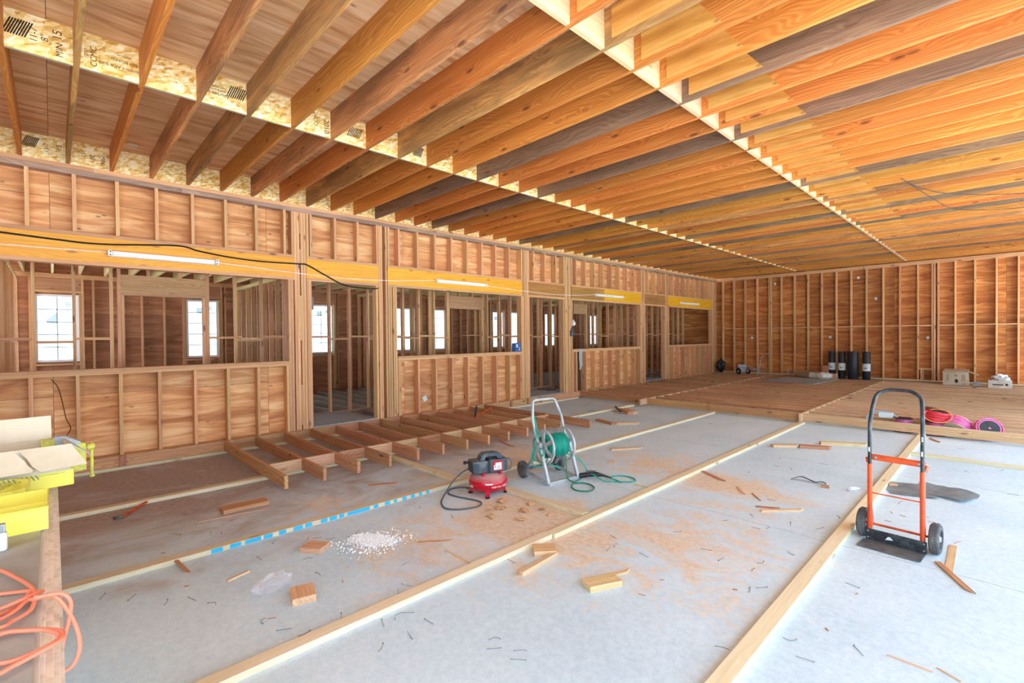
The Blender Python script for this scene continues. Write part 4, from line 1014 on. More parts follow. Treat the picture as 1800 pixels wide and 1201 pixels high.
bm = bmesh.new(); lathe(bm, [(.0, -.001), (1, -.001), (1, .001), (0, .001)], 20, T_(0.02, -d - .001, .12) @ Rx(PI / 2) @ Matrix.Diagonal((.035, .055, 1, 1))); mesh_obj('hand_hole', bm, M['inkbrown'], t)
bm = bmesh.new()
for x in (-.16, .14, .18): bx(bm, x - .015, x + .015, -d - .0015, -d - .0005, .12, .3)
bx(bm, -.02, .04, -d - .0015, -d - .0005, .24, .3); bx(bm, .13, .22, -d - .0015, -d - .0005, .03, .06); mesh_obj('print', bm, M['card_in'], t)
bm = bmesh.new(); bx(bm, -.08, .08, -.05, .05, 0, .12, .004); tag(mesh_obj('small_box', bm, M['silver'], loc=(-.55, 18.1, JP)), 'small grey box between the white carton and the plastic crate', 'box')
t = thing('crate', 'pale shallow crate holding a crumpled plastic bag, far right by the back wall', 'crate', (-.12, 17.95, JP), .05)
bm = bmesh.new(); w, d, h = .22, .16, .19
obox(bm, -w, w, -d, d, h, .01); mesh_obj('body', bm, M['bag'], t)
bm = bmesh.new(); bx(bm, -.14, .06, -d - .001, -d, .07, .1); lathe(bm, [(0, 0), (.03, 0), (.03, .002), (0, .002)], 12, T_(.12, -d, .09) @ Rx(PI / 2)); mesh_obj('print', bm, M['inkbrown'], t)
bm = bmesh.new(); bmesh.ops.create_icosphere(bm, subdivisions=4, radius=1)
for v in bm.verts:
    n = 1 + .5 * mnoise.noise(v.co * 2.6) + .25 * mnoise.noise(v.co * 6); v.co = Vector((v.co.x * .16 * n, v.co.y * .11 * n, v.co.z * .13 * n))
tag(mesh_obj('plastic_bag', bm, M['cloth'], smooth=True, loc=(-.1, 17.95, JP + .21)), 'crumpled white plastic bag stuffed in the far right crate', 'bag')
o = board('offcut', .15, .5, 17.9, 18.1, JP, JP + .04, M['scrap']); tag(o, 'flat pale offcut right of the crate at the back wall', 'offcut')
# ------------------------------------------------------------------ work table of stacked sheets at the left
ZT = .80
t = thing('sheet_stack', 'stack of plywood sheets serving as work table at the left edge', 'table', (-2.6, -.6, 0))
def tchild(name, bm, m, smooth=False):
    o = mesh_obj(name, bm, M[m], t, smooth); o.location = -t.location; return o
lay = [(.79, .80, -.05, 'stackply'), (.777, .789, -.037, 'stackwhite'), (.762, .776, -.028, 'stackedge'), (.738, .761, -.010, 'stackedge'), (.715, .737, .004, 'stackedge'), (.70, .714, .012, 'stackedge')]
for z0, z1, ye, m in lay:
    bm = bmesh.new(); bx(bm, -4.25, -.95, -1.2, ye, z0, z1, .001); tchild('sheet', bm, m)
for x in (-3.7, -1.5):
    bm = bmesh.new(); bx(bm, x - .045, x + .045, -1.1, -.1, .61, .70); tchild('trestle_top', bm, 'scrap')
    for y in (-1.0, -.2):
        for s in (-1, 1):
            bm = bmesh.new(); bar(bm, (x + s * .02, y, .62), (x + s * .22, y, .0), .02, .045); tchild('trestle_leg', bm, 'scrap')
# open yellow tray
t = thing('parts_tray', 'bright yellow open parts tray, nearest box on the sheet stack', 'tray', (-3.24, -.29, ZT), 0)
bm = bmesh.new(); obox(bm, -.16, .2, -.30, .265, .10, .004); mesh_obj('body', bm, M['yellow'], t)
bm = bmesh.new(); tube(bm, [(-.16, -.3, .1), (.2, -.3, .1), (.2, .265, .1), (-.16, .265, .1)], .005, 6, True); mesh_obj('rim', bm, M['yellow2'], t)
bm = bmesh.new(); bx(bm, .01, .016, -.296, .261, .004, .085); mesh_obj('divider', bm, M['yellow'], t)
bm = bmesh.new(); bx(bm, .2, .203, -.3, .2, .04, .046); bx(bm, .2, .203, .13, .2, .01, .016); mesh_obj('ridge', bm, M['yellow2'], t)
t = thing('parts_tray', 'second yellow tray with rounded end, behind the nearest one', 'tray', (-3.6, -.33, ZT), 0)
bm = bmesh.new()
pl = [(-.17, -.3), (.14, -.3), (.14, .17), (.10, .215), (.04, .23), (-.10, .23), (-.17, .17)]
n = len(pl); bot = [bm.verts.new((x, y, 0)) for x, y in pl]; top = [bm.verts.new((x * 1.04, y * 1.02, .105)) for x, y in pl]; ti = [bm.verts.new((x * .98, y * .98, .105)) for x, y in pl]; bi = [bm.verts.new((x * .95, y * .96, .006)) for x, y in pl]
for i in range(n):
    j = (i + 1) % n
    for a, b in ((bot, top), (top, ti), (ti, bi)): bm.faces.new((a[i], a[j], b[j], b[i]))
bm.faces.new(bot[::-1]); bm.faces.new(bi)
mesh_obj('body', bm, M['yellow'], t)
bm = bmesh.new(); tube(bm, smoothpts([(.10, .02, .06), (.0, .1, .1), (-.1, .16, .09), (-.05, .02, .05)], 5), .006, 6); mesh_obj('strap', bm, M['clampyellow'], t, smooth=True)
# long yellow box under the carton, with a row of nails on it
t = thing('tool_case', 'long pale yellow case under the cardboard carton', 'case', (-3.97, -.3, ZT), .10)
bm = bmesh.new(); bx(bm, -.14, .14, -.5, .37, 0, .098, .006); mesh_obj('body', bm, M['yellow2'], t)
bm = bmesh.new(); bx(bm, .1401, .142, -.5, .33, .078, .082); mesh_obj('lid_seam', bm, M['clampyellow'], t)
t = thing('nail_strip', 'strip of collated silver nails under the carton flap', 'nails', (-3.79, -.15, ZT + .0985), .08)
for q in range(16):
    bm = bmesh.new(); tube(bm, [(.015, -.2 + .018 * q, .004), (.06, -.19 + .018 * q, -.012)], .003, 5); mesh_obj('nail', bm, M['silver'], t)
# cardboard carton
t = thing('cardboard_carton', 'open cardboard carton with torn flaps lying on the yellow case', 'box', (-3.96, -.28, ZT + .0985), .10)
bm = bmesh.new(); a, b, y0, y1, h = -.155, .165, -.62, .335, .152
obox(bm, a, b, y0, y1, h, .005)
mesh_obj('body', bm, M['card'], t)
bm = bmesh.new(); bx(bm, -.14, 0, y0, .285, -.002, .002, 0, T_(a, 0, h) @ Ry(PI / 2 - .12 - PI * 0 + .0) @ T_(0, 0, 0)); mesh_obj('rear_flap', bm, M['card'], t)
bm = bmesh.new(); prism(bm, [(0, y0), (0, .10), (.03, .115), (.07, .14), (.1, .15), (.13, .17), (.145, .165), (.15, y0)], -.002, .002, T_(b, 0, h) @ Ry(.95)); mesh_obj('front_flap', bm, M['card'], t)
bm = bmesh.new(); prism(bm, [(0, .115), (0, y1), (.14, y1 + .06), (.15, .2), (.11, .168), (.06, .15)], -.002, .002, T_(b, 0, h) @ Ry(.98)); mesh_obj('torn_flap', bm, M['card'], t)
bm = bmesh.new(); prism(bm, [(a, 0), (b, 0), (b - .02, .13), (a + .1, .03)], -.002, .002, T_(0, y1, h) @ Rx(-.75)); mesh_obj('side_flap', bm, M['felt'], t)
# clamp
t = thing('bench_clamp', 'yellow bench clamp with a hanging screw bar at the end of the sheet stack', 'clamp', (-4.12, 0, ZT), 0)
bm = bmesh.new(); prism(bm, [(-.06, .0), (.145, .035), (.145, .2), (.10, .215), (.0, .25), (-.06, .25)], -.03, .03, Matrix(((0, 0, 1, 0), (1, 0, 0, 0), (0, 1, 0, 0), (0, 0, 0, 1)))); mesh_obj('jaw', bm, M['clampyellow'], t)
bm = bmesh.new(); prism(bm, [(.0, .2), (.0, .262), (.05, .258), (.12, .215), (.12, .2)], -.034, .034, Matrix(((0, 0, 1, 0), (1, 0, 0, 0), (0, 1, 0, 0), (0, 0, 0, 1)))); mesh_obj('jaw_pad', bm, M['silver'], t)
bm = bmesh.new(); tube(bm, [(0, .14, .168), (0, .185, .172)], .012, 10); tube(bm, [(0, .152, .17), (0, .19, .172)], .02, 10); mesh_obj('screw', bm, M['clampyellow'], t, smooth=True)
bm = bmesh.new(); tube(bm, [(0, .173, .195), (0, .173, -.012)], .009, 8); tube(bm, [(0, .173, -.012), (0, .173, -.024)], .014, 8); mesh_obj('tommy_bar', bm, M['clampyellow'], t, smooth=True)
t = thing('brush', 'white bristle brush standing at the left edge by the yellow tray', 'brush', (-2.86, -.185, ZT))
bm = bmesh.new(); bx(bm, -.02, .02, -.05, .04, 0, .075, .008); mesh_obj('bristles', bm, M['cloth'], t)
bm = bmesh.new(); bx(bm, -.015, .015, -.045, .035, .075, .11, .004); mesh_obj('ferrule', bm, M['steel'], t)
# orange extension cord draped over the edge
k = (1.66 - .81) / .70
def cp(p, z=.81): return (p[0] * k, p[1] * k, z)
c1 = [(-2.25, -.30), (-2.16, -.17), (-2.094, -.123), (-2.018, -.085), (-1.91, -.055), (-1.838, -.045), (-1.76, -.05), (-1.704, -.083), (-1.674, -.11), (-1.70, -.25), (-1.85, -.34), (-1.98, -.25), (-1.93, -.12), (-1.876, -.055), (-1.84, -.058), (-1.80, -.08), (-1.76, -.13), (-1.70, -.28)]
pts = [cp(p, .812 + .006 * (i % 3)) for i, p in enumerate(c1)]
c3 = [(-1.74, -.2), (-1.781, -.106), (-1.803, -.067), (-1.827, -.03)]
pts += [cp(p, .83) for p in c3]
# the loops that hang past the edge
pts += [(-2.15, -.051, .841), (-2.15, -.021, .837), (-2.15, .012, .828), (-2.15, .031, .794), (-2.15, .026, .736), (-2.15, .012, .675), (-2.15, .003, .615), (-2.15, .001, .585), (-2.15, .015, .572), (-2.15, .037, .586), (-2.15, .051, .629), (-2.15, .047, .688), (-2.15, .025, .763), (-2.16, -.008, .825), (-2.17, -.051, .828)]
pts += [cp(p, .822) for p in ((-1.80, -.06), (-1.728, -.104), (-1.69, -.25), (-1.6, -.3), (-1.6, -.16))]
pts += [cp(p, .82) for p in ((-1.645, -.099), (-1.628, -.061), (-1.604, -.03), (-1.575, -.012), (-1.54, .002), (-1.51, -.01), (-1.493, -.042), (-1.489, -.074), (-1.514, -.12), (-1.56, -.2), (-1.64, -.2), (-1.65, -.1), (-1.625, -.058), (-1.59, -.018), (-1.555, .006), (-1.515, .004), (-1.49, -.03), (-1.465, -.07), (-1.45, -.12), (-1.5, -.3))]
strand('extension_cord', 'orange extension cord heaped on the sheet stack and hanging over its edge', 'cord', pts, .0062, 'orange_cord', 8, 10)

# ------------------------------------------------------------------ offcuts and litter on the slab
def offcut(name, label, cat, x, y, rz, L, W, H, m, z=0.0, tilt=0, group=None, cut=None):
    bm = bmesh.new()
    if cut: prism(bm, [(-L / 2, -W / 2), (L / 2 - cut, -W / 2), (L / 2, W / 2), (-L / 2, W / 2)], -H / 2, H / 2)
    else: bx(bm, -L / 2, L / 2, -W / 2, W / 2, -H / 2, H / 2, min(.002, H / 5))
    return tag(mesh_obj(name, bm, M[m], loc=(x, y, z + H / 2), rot=(0, -tilt, rz)), label, cat, group)
def stick(name, label, cat, x0, y0, x1, y1, w, h, m, z=0.0, group=None, tilt=0):
    L = math.hypot(x1 - x0, y1 - y0)
    return offcut(name, label, cat, (x0 + x1) / 2, (y0 + y1) / 2, math.atan2(y1 - y0, x1 - x0), L, w, h, m, z, tilt, group, cut=min(.05, L * .2) if w > .02 else None)
offcut('offcut', 'thick reddish offcut lying behind the taped sleeper at the left', 'offcut', -5.16, 1.33, PI / 2, .40, .15, .04, 'redscrap', z=.008)
stick('wood_strip', 'long thin strip under the thick reddish offcut', 'strip', -5.085, .931, -4.99, 1.50, .02, .007, 'scrap')
stick('wood_strip', 'short thin splinter beyond the thick reddish offcut', 'strip', -5.438, 1.195, -5.443, 1.40, .008, .006, 'scrap')
offcut('wood_block', 'tan block with a slanted end, lying above the pale plastic bag', 'block', -3.76, 1.46, .62, .17, .14, .04, 'scrap')
offcut('wood_block', 'square rough-sawn brown block right of the crumpled plastic bag', 'block', -3.12, 1.13, -.25, .17, .14, .045, 'scrap')
offcut('wood_block', 'pale block wedged against the central sleeper', 'block', -2.455, 2.69, .85, .17, .14, .04, 'scrap')
stick('wedge', 'thin pale wedge leaning on the block by the central sleeper', 'wedge', -2.33, 2.31, -2.36, 2.76, .035, .03, 'white_block')
offcut('wood_block', 'pale offcut with a split tail alone on the slab below centre', 'block', -1.86, 2.60, 1.15, .24, .12, .04, 'white_block')
stick('splinter', 'flat splinter behind the pale offcut with the split tail', 'splinter', -1.92, 2.68, -1.83, 2.91, .035, .012, 'white_block')
stick('offcut', 'leftmost of the two end-to-end offcuts past the tape sleeper end, pale', 'offcut', -2.379, 7.558, -2.10, 7.82, .09, .038, 'white_block')
stick('offcut', 'reddish-sided offcut touching the end of a pale one on the open slab', 'offcut', -2.086, 7.788, -1.715, 7.95, .09, .045, 'redscrap')
stick('offcut', 'long pale offcut with dark ends left of the hand truck handle', 'offcut', -1.93, 8.24, -1.40, 8.54, .09, .042, 'white_block')
stick('wood_strip', 'pale pointed stick on the slab between the sawdust and the hand truck', 'stick', -1.584, 4.73, -1.305, 5.035, .03, .02, 'white_block')
stick('wood_strip', 'brown stick leaning out from the central sleeper in the sawdust', 'stick', -2.54, 5.63, -2.2, 5.413, .04, .012, 'redscrap')
stick('wood_strip', 'small curved chip in the sawdust heap right of the central sleeper', 'chip', -2.02, 5.33, -1.876, 5.112, .03, .008, 'scrap')
stick('wood_strip', 'thin dark sliver at the right end of the sawdust heap', 'sliver', -1.83, 5.206, -1.69, 5.033, .012, .008, 'redscrap')
stick('wood_strip', 'thin brown stick just behind the pale pointed stick', 'stick', -1.66, 4.83, -1.48, 4.93, .03, .01, 'redscrap')
stick('offcut', 'flat dark red offcut pointing at a pale one, past the hose reel', 'offcut', -5.505, 7.587, -4.993, 7.422, .09, .04, 'redscrap')
stick('offcut', 'pale offcut end to end with the dark red one past the hose reel', 'offcut', -5.02, 7.50, -4.72, 7.82, .09, .04, 'white_block')
offcut('offcut', 'rough forked brown offcut at the near corner of the far platform', 'offcut', -5.62, 8.85, -.55, .5, .2, .06, 'scrap')
stick('offcut', 'twisted brown offcut beside the forked one near the platform corner', 'offcut', -5.75, 8.72, -5.4, 8.62, .1, .05, 'redscrap', z=0)
stick('wood_strip', 'pale stick on the slab right of the hose reel', 'stick', -3.95, 5.767, -3.676, 6.172, .05, .025, 'scrap')
offcut('wood_block', 'tiny wood block on the slab right of the reel, beyond the black air tool', 'block', -3.55, 5.2, .4, .07, .04, .03, 'scrap')
stick('splinter', 'long splinter on the slab beyond the joist ends, left of the reel', 'splinter', -5.512, 5.045, -5.121, 4.94, .04, .012, 'redscrap')
stick('wood_strip', 'grey flat stick right of the hand truck wheel', 'stick', -.283, 5.004, -.275, 4.42, .045, .006, 'scrap')
stick('wood_strip', 'bent grey stick crossing under the flat one at the right', 'stick', -.341, 4.554, -.145, 4.154, .035, .006, 'redscrap', z=.0062)
stick('wood_strip', 'thin brown stick at the bottom right of the photo, left one of two', 'stick', -.422, 3.063, -.246, 3.062, .008, .006, 'scrap')
stick('wood_strip', 'thin brown stick at the bottom right of the photo, right one of two', 'stick', -.236, 3.119, -.145, 3.073, .008, .006, 'scrap')
stick('wood_strip', 'small brown stick just in front of the far platform joist, behind the truck handle', 'stick', -.82, 9.8, -.70, 9.55, .03, .015, 'redscrap')
stick('splinter', 'dark pointed splinter leaning on the taped sleeper, before the tape begins', 'splinter', -4.28, .63, -4.02, .67, .025, .012, 'redscrap', z=.01, tilt=-.1)
stick('splinter', 'small orange brown splinter near the left end of the crumpled plastic bag', 'splinter', -3.691, .837, -3.739, .985, .02, .012, 'scrap')
stick('wood_strip', 'thin grey stick pointing at the central sleeper below the white crumbs', 'stick', -3.021, 2.173, -2.722, 2.17, .012, .008, 'scrap')
stick('wood_strip', 'flat dusty stick in the sawdust right of the white crumbs', 'stick', -3.3, 2.1, -3.12, 2.33, .03, .005, 'scrap')
stick('offcut', 'short offcut in the bay between joist ends and sleeper, by the compressor', 'offcut', -4.937, 2.516, -4.79, 2.803, .04, .012, 'redscrap')
stick('offcut', 'flat board scrap on the slab between wall and reel handle', 'offcut', -6.9, 6.95, -6.2, 7.25, .12, .012, 'scrap')
offcut('wood_block', 'small red block at the foot of the black strap', 'block', -1.35, 5.95, .2, .075, .04, .025, 'redscrap')
offcut('wood_block', 'small block beside the long sleeper before the grey felt', 'block', -.85, 6.5, .5, .08, .05, .035, 'scrap')
chips = [(-3.50, 3.20, .14, .10, .4), (-3.36, 3.08, .16, .09, 1.2), (-3.25, 3.36, .12, .08, -.4), (-3.15, 3.18, .13, .09, .8), (-3.06, 3.35, .1, .07, 2.0), (-3.28, 2.86, .15, .06, .1), (-3.02, 3.02, .12, .08, 1.5), (-2.92, 3.28, .1, .06, -.8), (-3.42, 2.98, .1, .05, 2.4)]
for x, y, L, W, a in chips:
    bm = bmesh.new(); nx = 6; P = []
    for i in range(nx + 1):
        f = i / nx - .5; P.append((f * L * .7, .011 * math.cos(f * 5 + a) + .008))
    for i in range(nx):
        for s0, s1 in ((-1, 1),):
            W = W; vs = [bm.verts.new((P[i][0], -W / 2 * (.7 - .3 * rnd.random()), max(P[i][1], .002))), bm.verts.new((P[i + 1][0], -W / 3, max(P[i + 1][1], .002))), bm.verts.new((P[i + 1][0], W / 2, max(P[i + 1][1] + .006, .002))), bm.verts.new((P[i][0], W / 2, max(P[i][1] + .006, .002)))]
            bm.faces.new(vs)
    bmesh.ops.remove_doubles(bm, verts=bm.verts[:], dist=.004)
    bmesh.ops.solidify(bm, geom=bm.faces[:], thickness=.005)
    tag(mesh_obj('wood_chip', bm, M['dustwood'], loc=(x, y, .004), rot=(0, 0, a)), 'curled wood chip in the sawdust before the red compressor', 'wood chip', 'wood chips before the compressor')
# white crumbs: nobody could count them
bm = bmesh.new()
for i in range(1500):
    a = rnd.random() * 2 * PI; q = rnd.random() ** .7; x = -3.60 + .17 * q * math.cos(a) + .10 * q * math.sin(a); y = 1.86 + .15 * q * math.sin(a)
    if rnd.random() < .25: x += (rnd.random() - .3) * .22; y += (rnd.random() - .5) * .45
    s = .0025 + .0045 * rnd.random() ** 2; M0 = T_(x, y, s * .5 + .006 * (1 - q) * rnd.random()) @ Euler((rnd.random() * 3, rnd.random() * 3, rnd.random() * 3)).to_matrix().to_4x4()
    bx(bm, -s, s, -s * .8, s * .8, -s * .6, s * .6, 0, M0)
tag(mesh_obj('white_crumbs', bm, M['whitecrumb']), 'spill of white crumbs on the slab below the blue tape', 'crumbs', kind='stuff')
# nails
nailp = [(-4.048, .208), (-3.903, .345), (-3.673, .492), (-3.602, .618), (-3.024, .864), (-2.848, .926), (-2.735, 1.209), (-2.73, .993), (-2.505, 1.354), (-2.508, 1.445), (-2.499, 1.51), (-2.33, 1.553), (-3.637, 1.66), (-3.778, 1.76), (-3.869, 1.624), (-3.84, 1.85), (-2.533, 2.408), (-1.774, 1.751), (-1.73, 1.695), (-1.943, 1.72), (-1.886, 1.66), (-2.299, 1.405), (-2.314, 1.239), (-2.138, 3.08), (-2.14, 3.17), (-1.889, 3.177), (-1.108, 3.306), (-1.15, 3.22), (-.70, 3.756), (-1.23, 3.669), (-1.599, 3.599), (-1.454, 3.52), (-1.13, 3.984), (-1.096, 4.66), (-.81, 2.851), (-.532, 3.0), (-.709, 2.731), (-1.038, 2.524), (-5.545, .533), (-5.612, .603), (-5.456, .982), (-5.581, .796), (-5.363, .887), (-4.7, .945), (-5.559, 1.432), (-4.895, .735), (-4.616, 1.011), (-3.349, 1.321), (-4.149, 1.28), (-3.641, 1.36), (-2.776, 1.679), (-2.753, 1.601), (-1.916, 3.749), (.046, 6.993), (-.32, 7.766), (-.04, 8.1), (-.439, 9.22), (-3.799, 8.77), (-3.497, 9.052), (-1.472, 4.288), (-1.05, 5.087), (-5.2, 1.9), (-4.9, 2.2), (-3.9, 1.1), (-3.45, .7), (-1.3, 4.6), (-1.6, 7.0), (-2.0, 6.5), (-.6, 4.9), (-.5, 5.6)]
nm = []
for b, L in ((0, .04), (.006, .033), (.016, .03)):
    bm = bmesh.new(); tube(bm, smoothpts([(-L, 0, .003), (-.01, b * .6, .003), (.015, b * .3, .003), (L, -b, .003)], 3), .0017, 6)
    lathe(bm, [(0, -.001), (.0045, -.001), (.0045, .001), (0, .001)], 10, T_(-L - .001, 0, .0045) @ Ry(PI / 2))
    bmesh.ops.recalc_face_normals(bm, faces=bm.faces[:]); me = bpy.data.meshes.new('nail'); bm.to_mesh(me); bm.free(); me.materials.append(M['nail']); nm.append(me)
for i, (x, y) in enumerate(nailp):
    o = bpy.data.objects.new('nail', nm[(0, 0, 1, 0, 2)[i % 5]]); o.location = (x, y, 0.0005); o.rotation_euler = (0, 0, rnd.random() * PI * 2); link(o)
    tag(o, 'loose dull nail lying on the concrete slab', 'nail', 'loose nails on the slab')
sl = []
for L, W in ((.05, .006), (.03, .01), (.08, .005)):
    bm = bmesh.new(); prism(bm, [(-L / 2, -W / 2), (L / 2, -W / 4), (L * .42, W / 2), (-L * .4, W / 2)], 0, .003)
    bmesh.ops.recalc_face_normals(bm, faces=bm.faces[:]); me = bpy.data.meshes.new('wood_sliver'); bm.to_mesh(me); bm.free(); me.materials.append(M['redscrap']); sl.append(me)
for i in range(46):
    if i < 26: x, y = -2.35 + 2.3 * rnd.random(), 2.6 + 5.5 * rnd.random()
    else: x, y = -5.6 + 2.6 * rnd.random(), .4 + 3.2 * rnd.random()
    if -1.02 < x < -.84 or -4.4 < x < -4.2 or (-.85 < x < -.35 and 4.4 < y < 4.9): x += .25
    o = bpy.data.objects.new('wood_sliver', sl[i % 3]); o.location = (x, y, .0008); o.rotation_euler = (0, 0, rnd.random() * 6.28); link(o)
    tag(o, 'tiny reddish wood sliver lying on the concrete slab', 'wood sliver', 'wood slivers on the slab')
# crumpled clear bag, plastic sheets, strap, felt, bottle
bm = bmesh.new(); bmesh.ops.create_icosphere(bm, subdivisions=4, radius=1)
for v in bm.verts:
    n = 1 + .45 * mnoise.noise(v.co * 2.1) + .25 * mnoise.noise(v.co * 5.3); v.co = Vector((v.co.x * .075 * n, v.co.y * .115 * n, max(0, v.co.z * .06 * n + .04)))
tag(mesh_obj('plastic_bag', bm, M['film'], smooth=True, loc=(-3.36, 1.03, .001), rot=(0, 0, .3)), 'crumpled clear plastic bag left of the square brown block', 'bag')
def sheet(name, label, cat, x, y, rz, W, L, amp, m, sc=5, nx=18, ny=14, thick=.002, mask=None, curl=0):
    bm = bmesh.new(); g = {}
    for i in range(nx + 1):
        for j in range(ny + 1):
            u = (i / nx - .5) * W; v = (j / ny - .5) * L
            wob = mnoise.noise(Vector((i * .35, x * 9, 0))) * .03, mnoise.noise(Vector((j * .35, y * 9, 4))) * .03
            z = .003 + amp * max(0, mnoise.noise(Vector((u * sc, v * sc, x))) + .2) + curl * max(0, (j / ny - .6)) ** 2
            g[i, j] = bm.verts.new((u + wob[1], v + wob[0], z))
    for i in range(nx):
        for j in range(ny): bm.faces.new((g[i, j], g[i + 1, j], g[i + 1, j + 1], g[i, j + 1]))
    bmesh.ops.solidify(bm, geom=bm.faces[:], thickness=thick)
    return tag(mesh_obj(name, bm, M[m], smooth=True, loc=(x, y, .001), rot=(0, 0, rz)), label, cat)
sheet('plastic_sheet', 'thin clear plastic sheet lying against the central sleeper, lower one', 'plastic sheet', -2.93, 1.75, .1, .35, .5, .02, 'film', 7)
sheet('plastic_sheet', 'thin clear plastic scrap below the white crumbs, upper one', 'plastic sheet', -3.08, 2.02, .5, .3, .34, .03, 'film', 8)
sheet('roofing_felt', 'flat grey roofing felt sheet behind the hand truck, left half', 'felt', -.70, 6.42, .25, .38, .40, .015, 'felt', 3, curl=.15)
sheet('roofing_felt', 'curled grey roofing felt scrap behind the hand truck, right half', 'felt', -.46, 6.50, -.35, .5, .26, .04, 'felt', 4, curl=.3)
bm = bmesh.new(); P = [(-.26, -.03, .002), (-.18, .0, .035), (-.1, .02, .05), (0, .0, .03), (.1, -.02, .012), (.17, -.02, .03), (.24, -.03, .02), (.25, -.06, .0)]
P = smoothpts([(x * .66, y * .66, z * .8) for x, y, z in P], 4); va = [bm.verts.new((p.x, p.y - .02, max(p.z, .0))) for p in P]; vb = [bm.verts.new((p.x, p.y + .02, max(p.z, 0))) for p in P]
for i in range(len(P) - 1): bm.faces.new((va[i], va[i + 1], vb[i + 1], vb[i]))
bmesh.ops.solidify(bm, geom=bm.faces[:], thickness=.003)
tag(mesh_obj('black_strap', bm, M['black'], smooth=True, loc=(-1.53, 6.06, .002), rot=(0, 0, .1)), 'crumpled black strap on the open slab left of the clear bottle', 'strap')
t = thing('bottle', 'small clear plastic bottle lying on the slab left of the long sleeper', 'bottle', (-1.11, 6.02, .026), .9)
t.scale = (.62, .62, .62)
bm = bmesh.new(); lathe(bm, [(0, -.075), (.036, -.073), (.04, -.06), (.037, -.02), (.04, .02), (.036, .045), (.018, .075), (.014, .09), (0, .09)], 20, Ry(PI / 2)); mesh_obj('body', bm, M['clearcup'], t, smooth=True)
bm = bmesh.new(); lathe(bm, [(0, .085), (.017, .085), (.017, .105), (0, .105)], 16, Ry(PI / 2)); mesh_obj('cap', bm, M['white'], t, smooth=True)
# hand tools
t = thing('pry_bar', 'orange pry bar with a hooked dark end lying across behind the taped sleeper', 'pry bar', (-5.88, .57, .0))
a = math.atan2(.704 - .433, -6.103 + 5.665)
bm = bmesh.new(); Mx = Rz(a); bx(bm, -.24, .22, -.011, .011, .012, .03, .004, Mx); prism(bm, [(.22, -.011), (.27, -.006), (.27, .006), (.22, .011)], .014, .022, Mx); mesh_obj('bar', bm, M['orangebar'], t)
bm = bmesh.new(); tube(bm, smoothpts([Mx @ Vector(p) for p in ((-.23, 0, .021), (-.26, .0, .03), (-.275, .03, .03), (-.25, .06, .02), (-.22, .07, .012))], 5), .011, 8); mesh_obj('hook', bm, M['rubber'], t, smooth=True)
t = thing('pry_bar', 'dark blue pry bar leaning against a joist of the short frame', 'pry bar', (-7.05, 5.78, .05))
bm = bmesh.new(); tube(bm, [(0, 0, 0), (-.10, .14, .26)], .017, 8); mesh_obj('bar', bm, M['navy'], t, smooth=True)
bm = bmesh.new(); tube(bm, [(0, 0, 0), (.03, -.03, -.04)], .012, 8); mesh_obj('claw', bm, M['redscrap'], t, smooth=True)
t = thing('pry_bar', 'orange hooked pry bar resting across two joists of the short frame', 'pry bar', (-6.75, 5.65, .19))
bm = bmesh.new(); tube(bm, smoothpts([(.02, -.10, .0), (-.1, .15, .02), (-.2, .42, .07)], 4), .013, 8); mesh_obj('bar', bm, M['orangebar'], t, smooth=True)
bm = bmesh.new(); tube(bm, smoothpts([(-.2, .42, .07), (-.21, .46, .07), (-.2, .48, .03), (-.19, .48, -.02)], 4), .013, 8); mesh_obj('hook', bm, M['orangebar'], t, smooth=True)
t = thing('hammer', 'black handled hammer leaning over the sleeper near the platform corner', 'hammer', (-5.75, 8.72, .0))
bm = bmesh.new(); tube(bm, smoothpts([(-.30, .30, .06), (-.1, .1, .045), (.12, -.12, .025)], 4), .022, 8); mesh_obj('handle', bm, M['black'], t, smooth=True)
bm = bmesh.new(); tube(bm, [(.06, -.16, .02), (.22, -.06, .02)], .018, 8); mesh_obj('head', bm, M['steel'], t, smooth=True)
stick('file', 'thin dark file lying on the slab behind the second sleeper, near the wall', 'file', -6.35, 8.35, -6.05, 8.85, .03, .012, 'nail')
stick('pencil', 'yellow pencil by the central sleeper near the green hose coil', 'pencil', -2.66, 4.66, -2.53, 4.52, .007, .007, 'clampyellow') if False else stick('pencil', 'yellow pencil on the slab by the green hose coil', 'pencil', -2.86, 4.62, -2.68, 4.62, .009, .009, 'clampyellow')
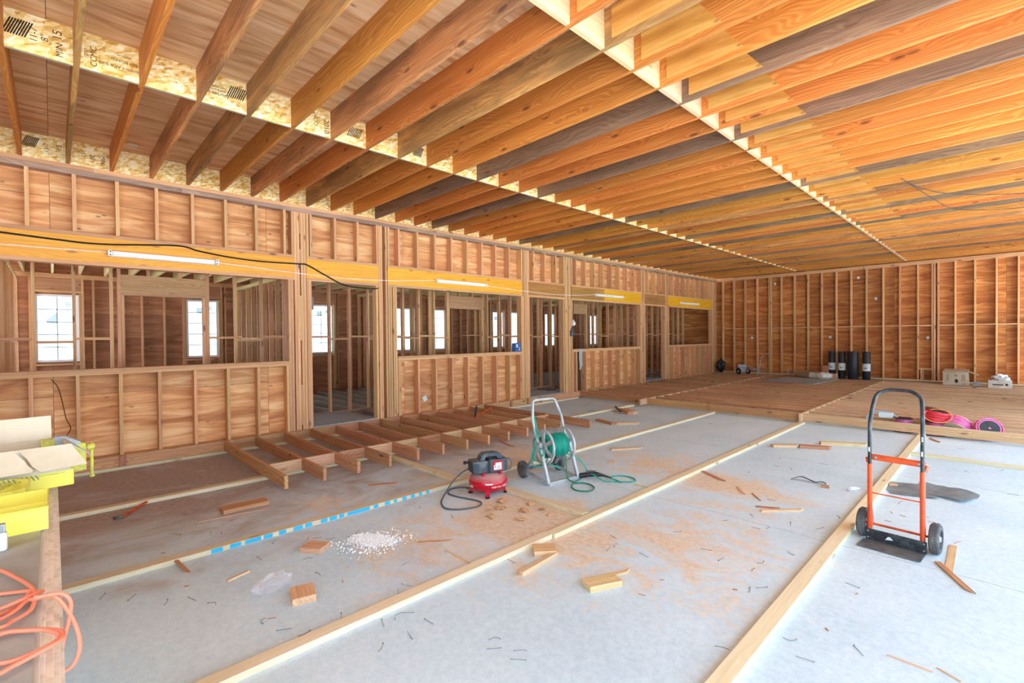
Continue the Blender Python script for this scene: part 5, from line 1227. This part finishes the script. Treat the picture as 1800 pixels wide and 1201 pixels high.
sheet('plastic_sheet', 'crumpled pale plastic scrap at the far end of the short joist frame', 'plastic sheet', -6.85, 7.0, .4, .35, .45, .09, 'film', 5)

# ------------------------------------------------------------------ daylight
w = bpy.data.worlds.new('sky'); bpy.context.scene.world = w; w.use_nodes = True
nt = w.node_tree; bg = nt.nodes['Background']
bg.inputs['Color'].default_value = (.58, .80, 1.0, 1); bg.inputs['Strength'].default_value = 1.35
sd = bpy.data.lights.new('sun', 'SUN'); sd.energy = 8.0; sd.angle = math.radians(1.5); sd.color = (1, .98, .95)
so = bpy.data.objects.new('sun', sd); so.rotation_euler = (0, math.radians(26), math.radians(-20)); C.objects.link(so)

# ------------------------------------------------------------------ camera
yaw, pitch, roll, F = .803652, .0113431, -.00964143, 838.03
cy, sy, cp_, sp_, cr, sr = math.cos(yaw), math.sin(yaw), math.cos(pitch), math.sin(pitch), math.cos(roll), math.sin(roll)
R0 = Matrix(((cy, sy, 0), (0, 0, -1), (-sy, cy, 0)))
R1 = Matrix(((1, 0, 0), (0, cp_, -sp_), (0, sp_, cp_)))
R2 = Matrix(((cr, -sr, 0), (sr, cr, 0), (0, 0, 1)))
Rm = R2 @ R1 @ R0
cam = bpy.data.cameras.new('camera'); cam.sensor_fit = 'HORIZONTAL'; cam.sensor_width = 36; cam.lens = F / 1800 * 36; cam.clip_start = .05; cam.clip_end = 300
co = bpy.data.objects.new('camera', cam); C.objects.link(co)
rt, dn, fw = Rm[0], Rm[1], Rm[2]
co.matrix_world = Matrix(((rt[0], -dn[0], -fw[0], 0), (rt[1], -dn[1], -fw[1], 0), (rt[2], -dn[2], -fw[2], 1.66), (0, 0, 0, 1)))
sc = bpy.context.scene; sc.camera = co
vs = sc.view_settings; vs.view_transform = 'Standard'; vs.look = 'None'; vs.gamma = 1; vs.use_curve_mapping = False; vs.exposure = 1.9
cy_ = sc.cycles; cy_.use_denoising = True; cy_.max_bounces = 8; cy_.diffuse_bounces = 6; cy_.transparent_max_bounces = 12; cy_.sample_clamp_indirect = 8; cy_.adaptive_threshold = .02
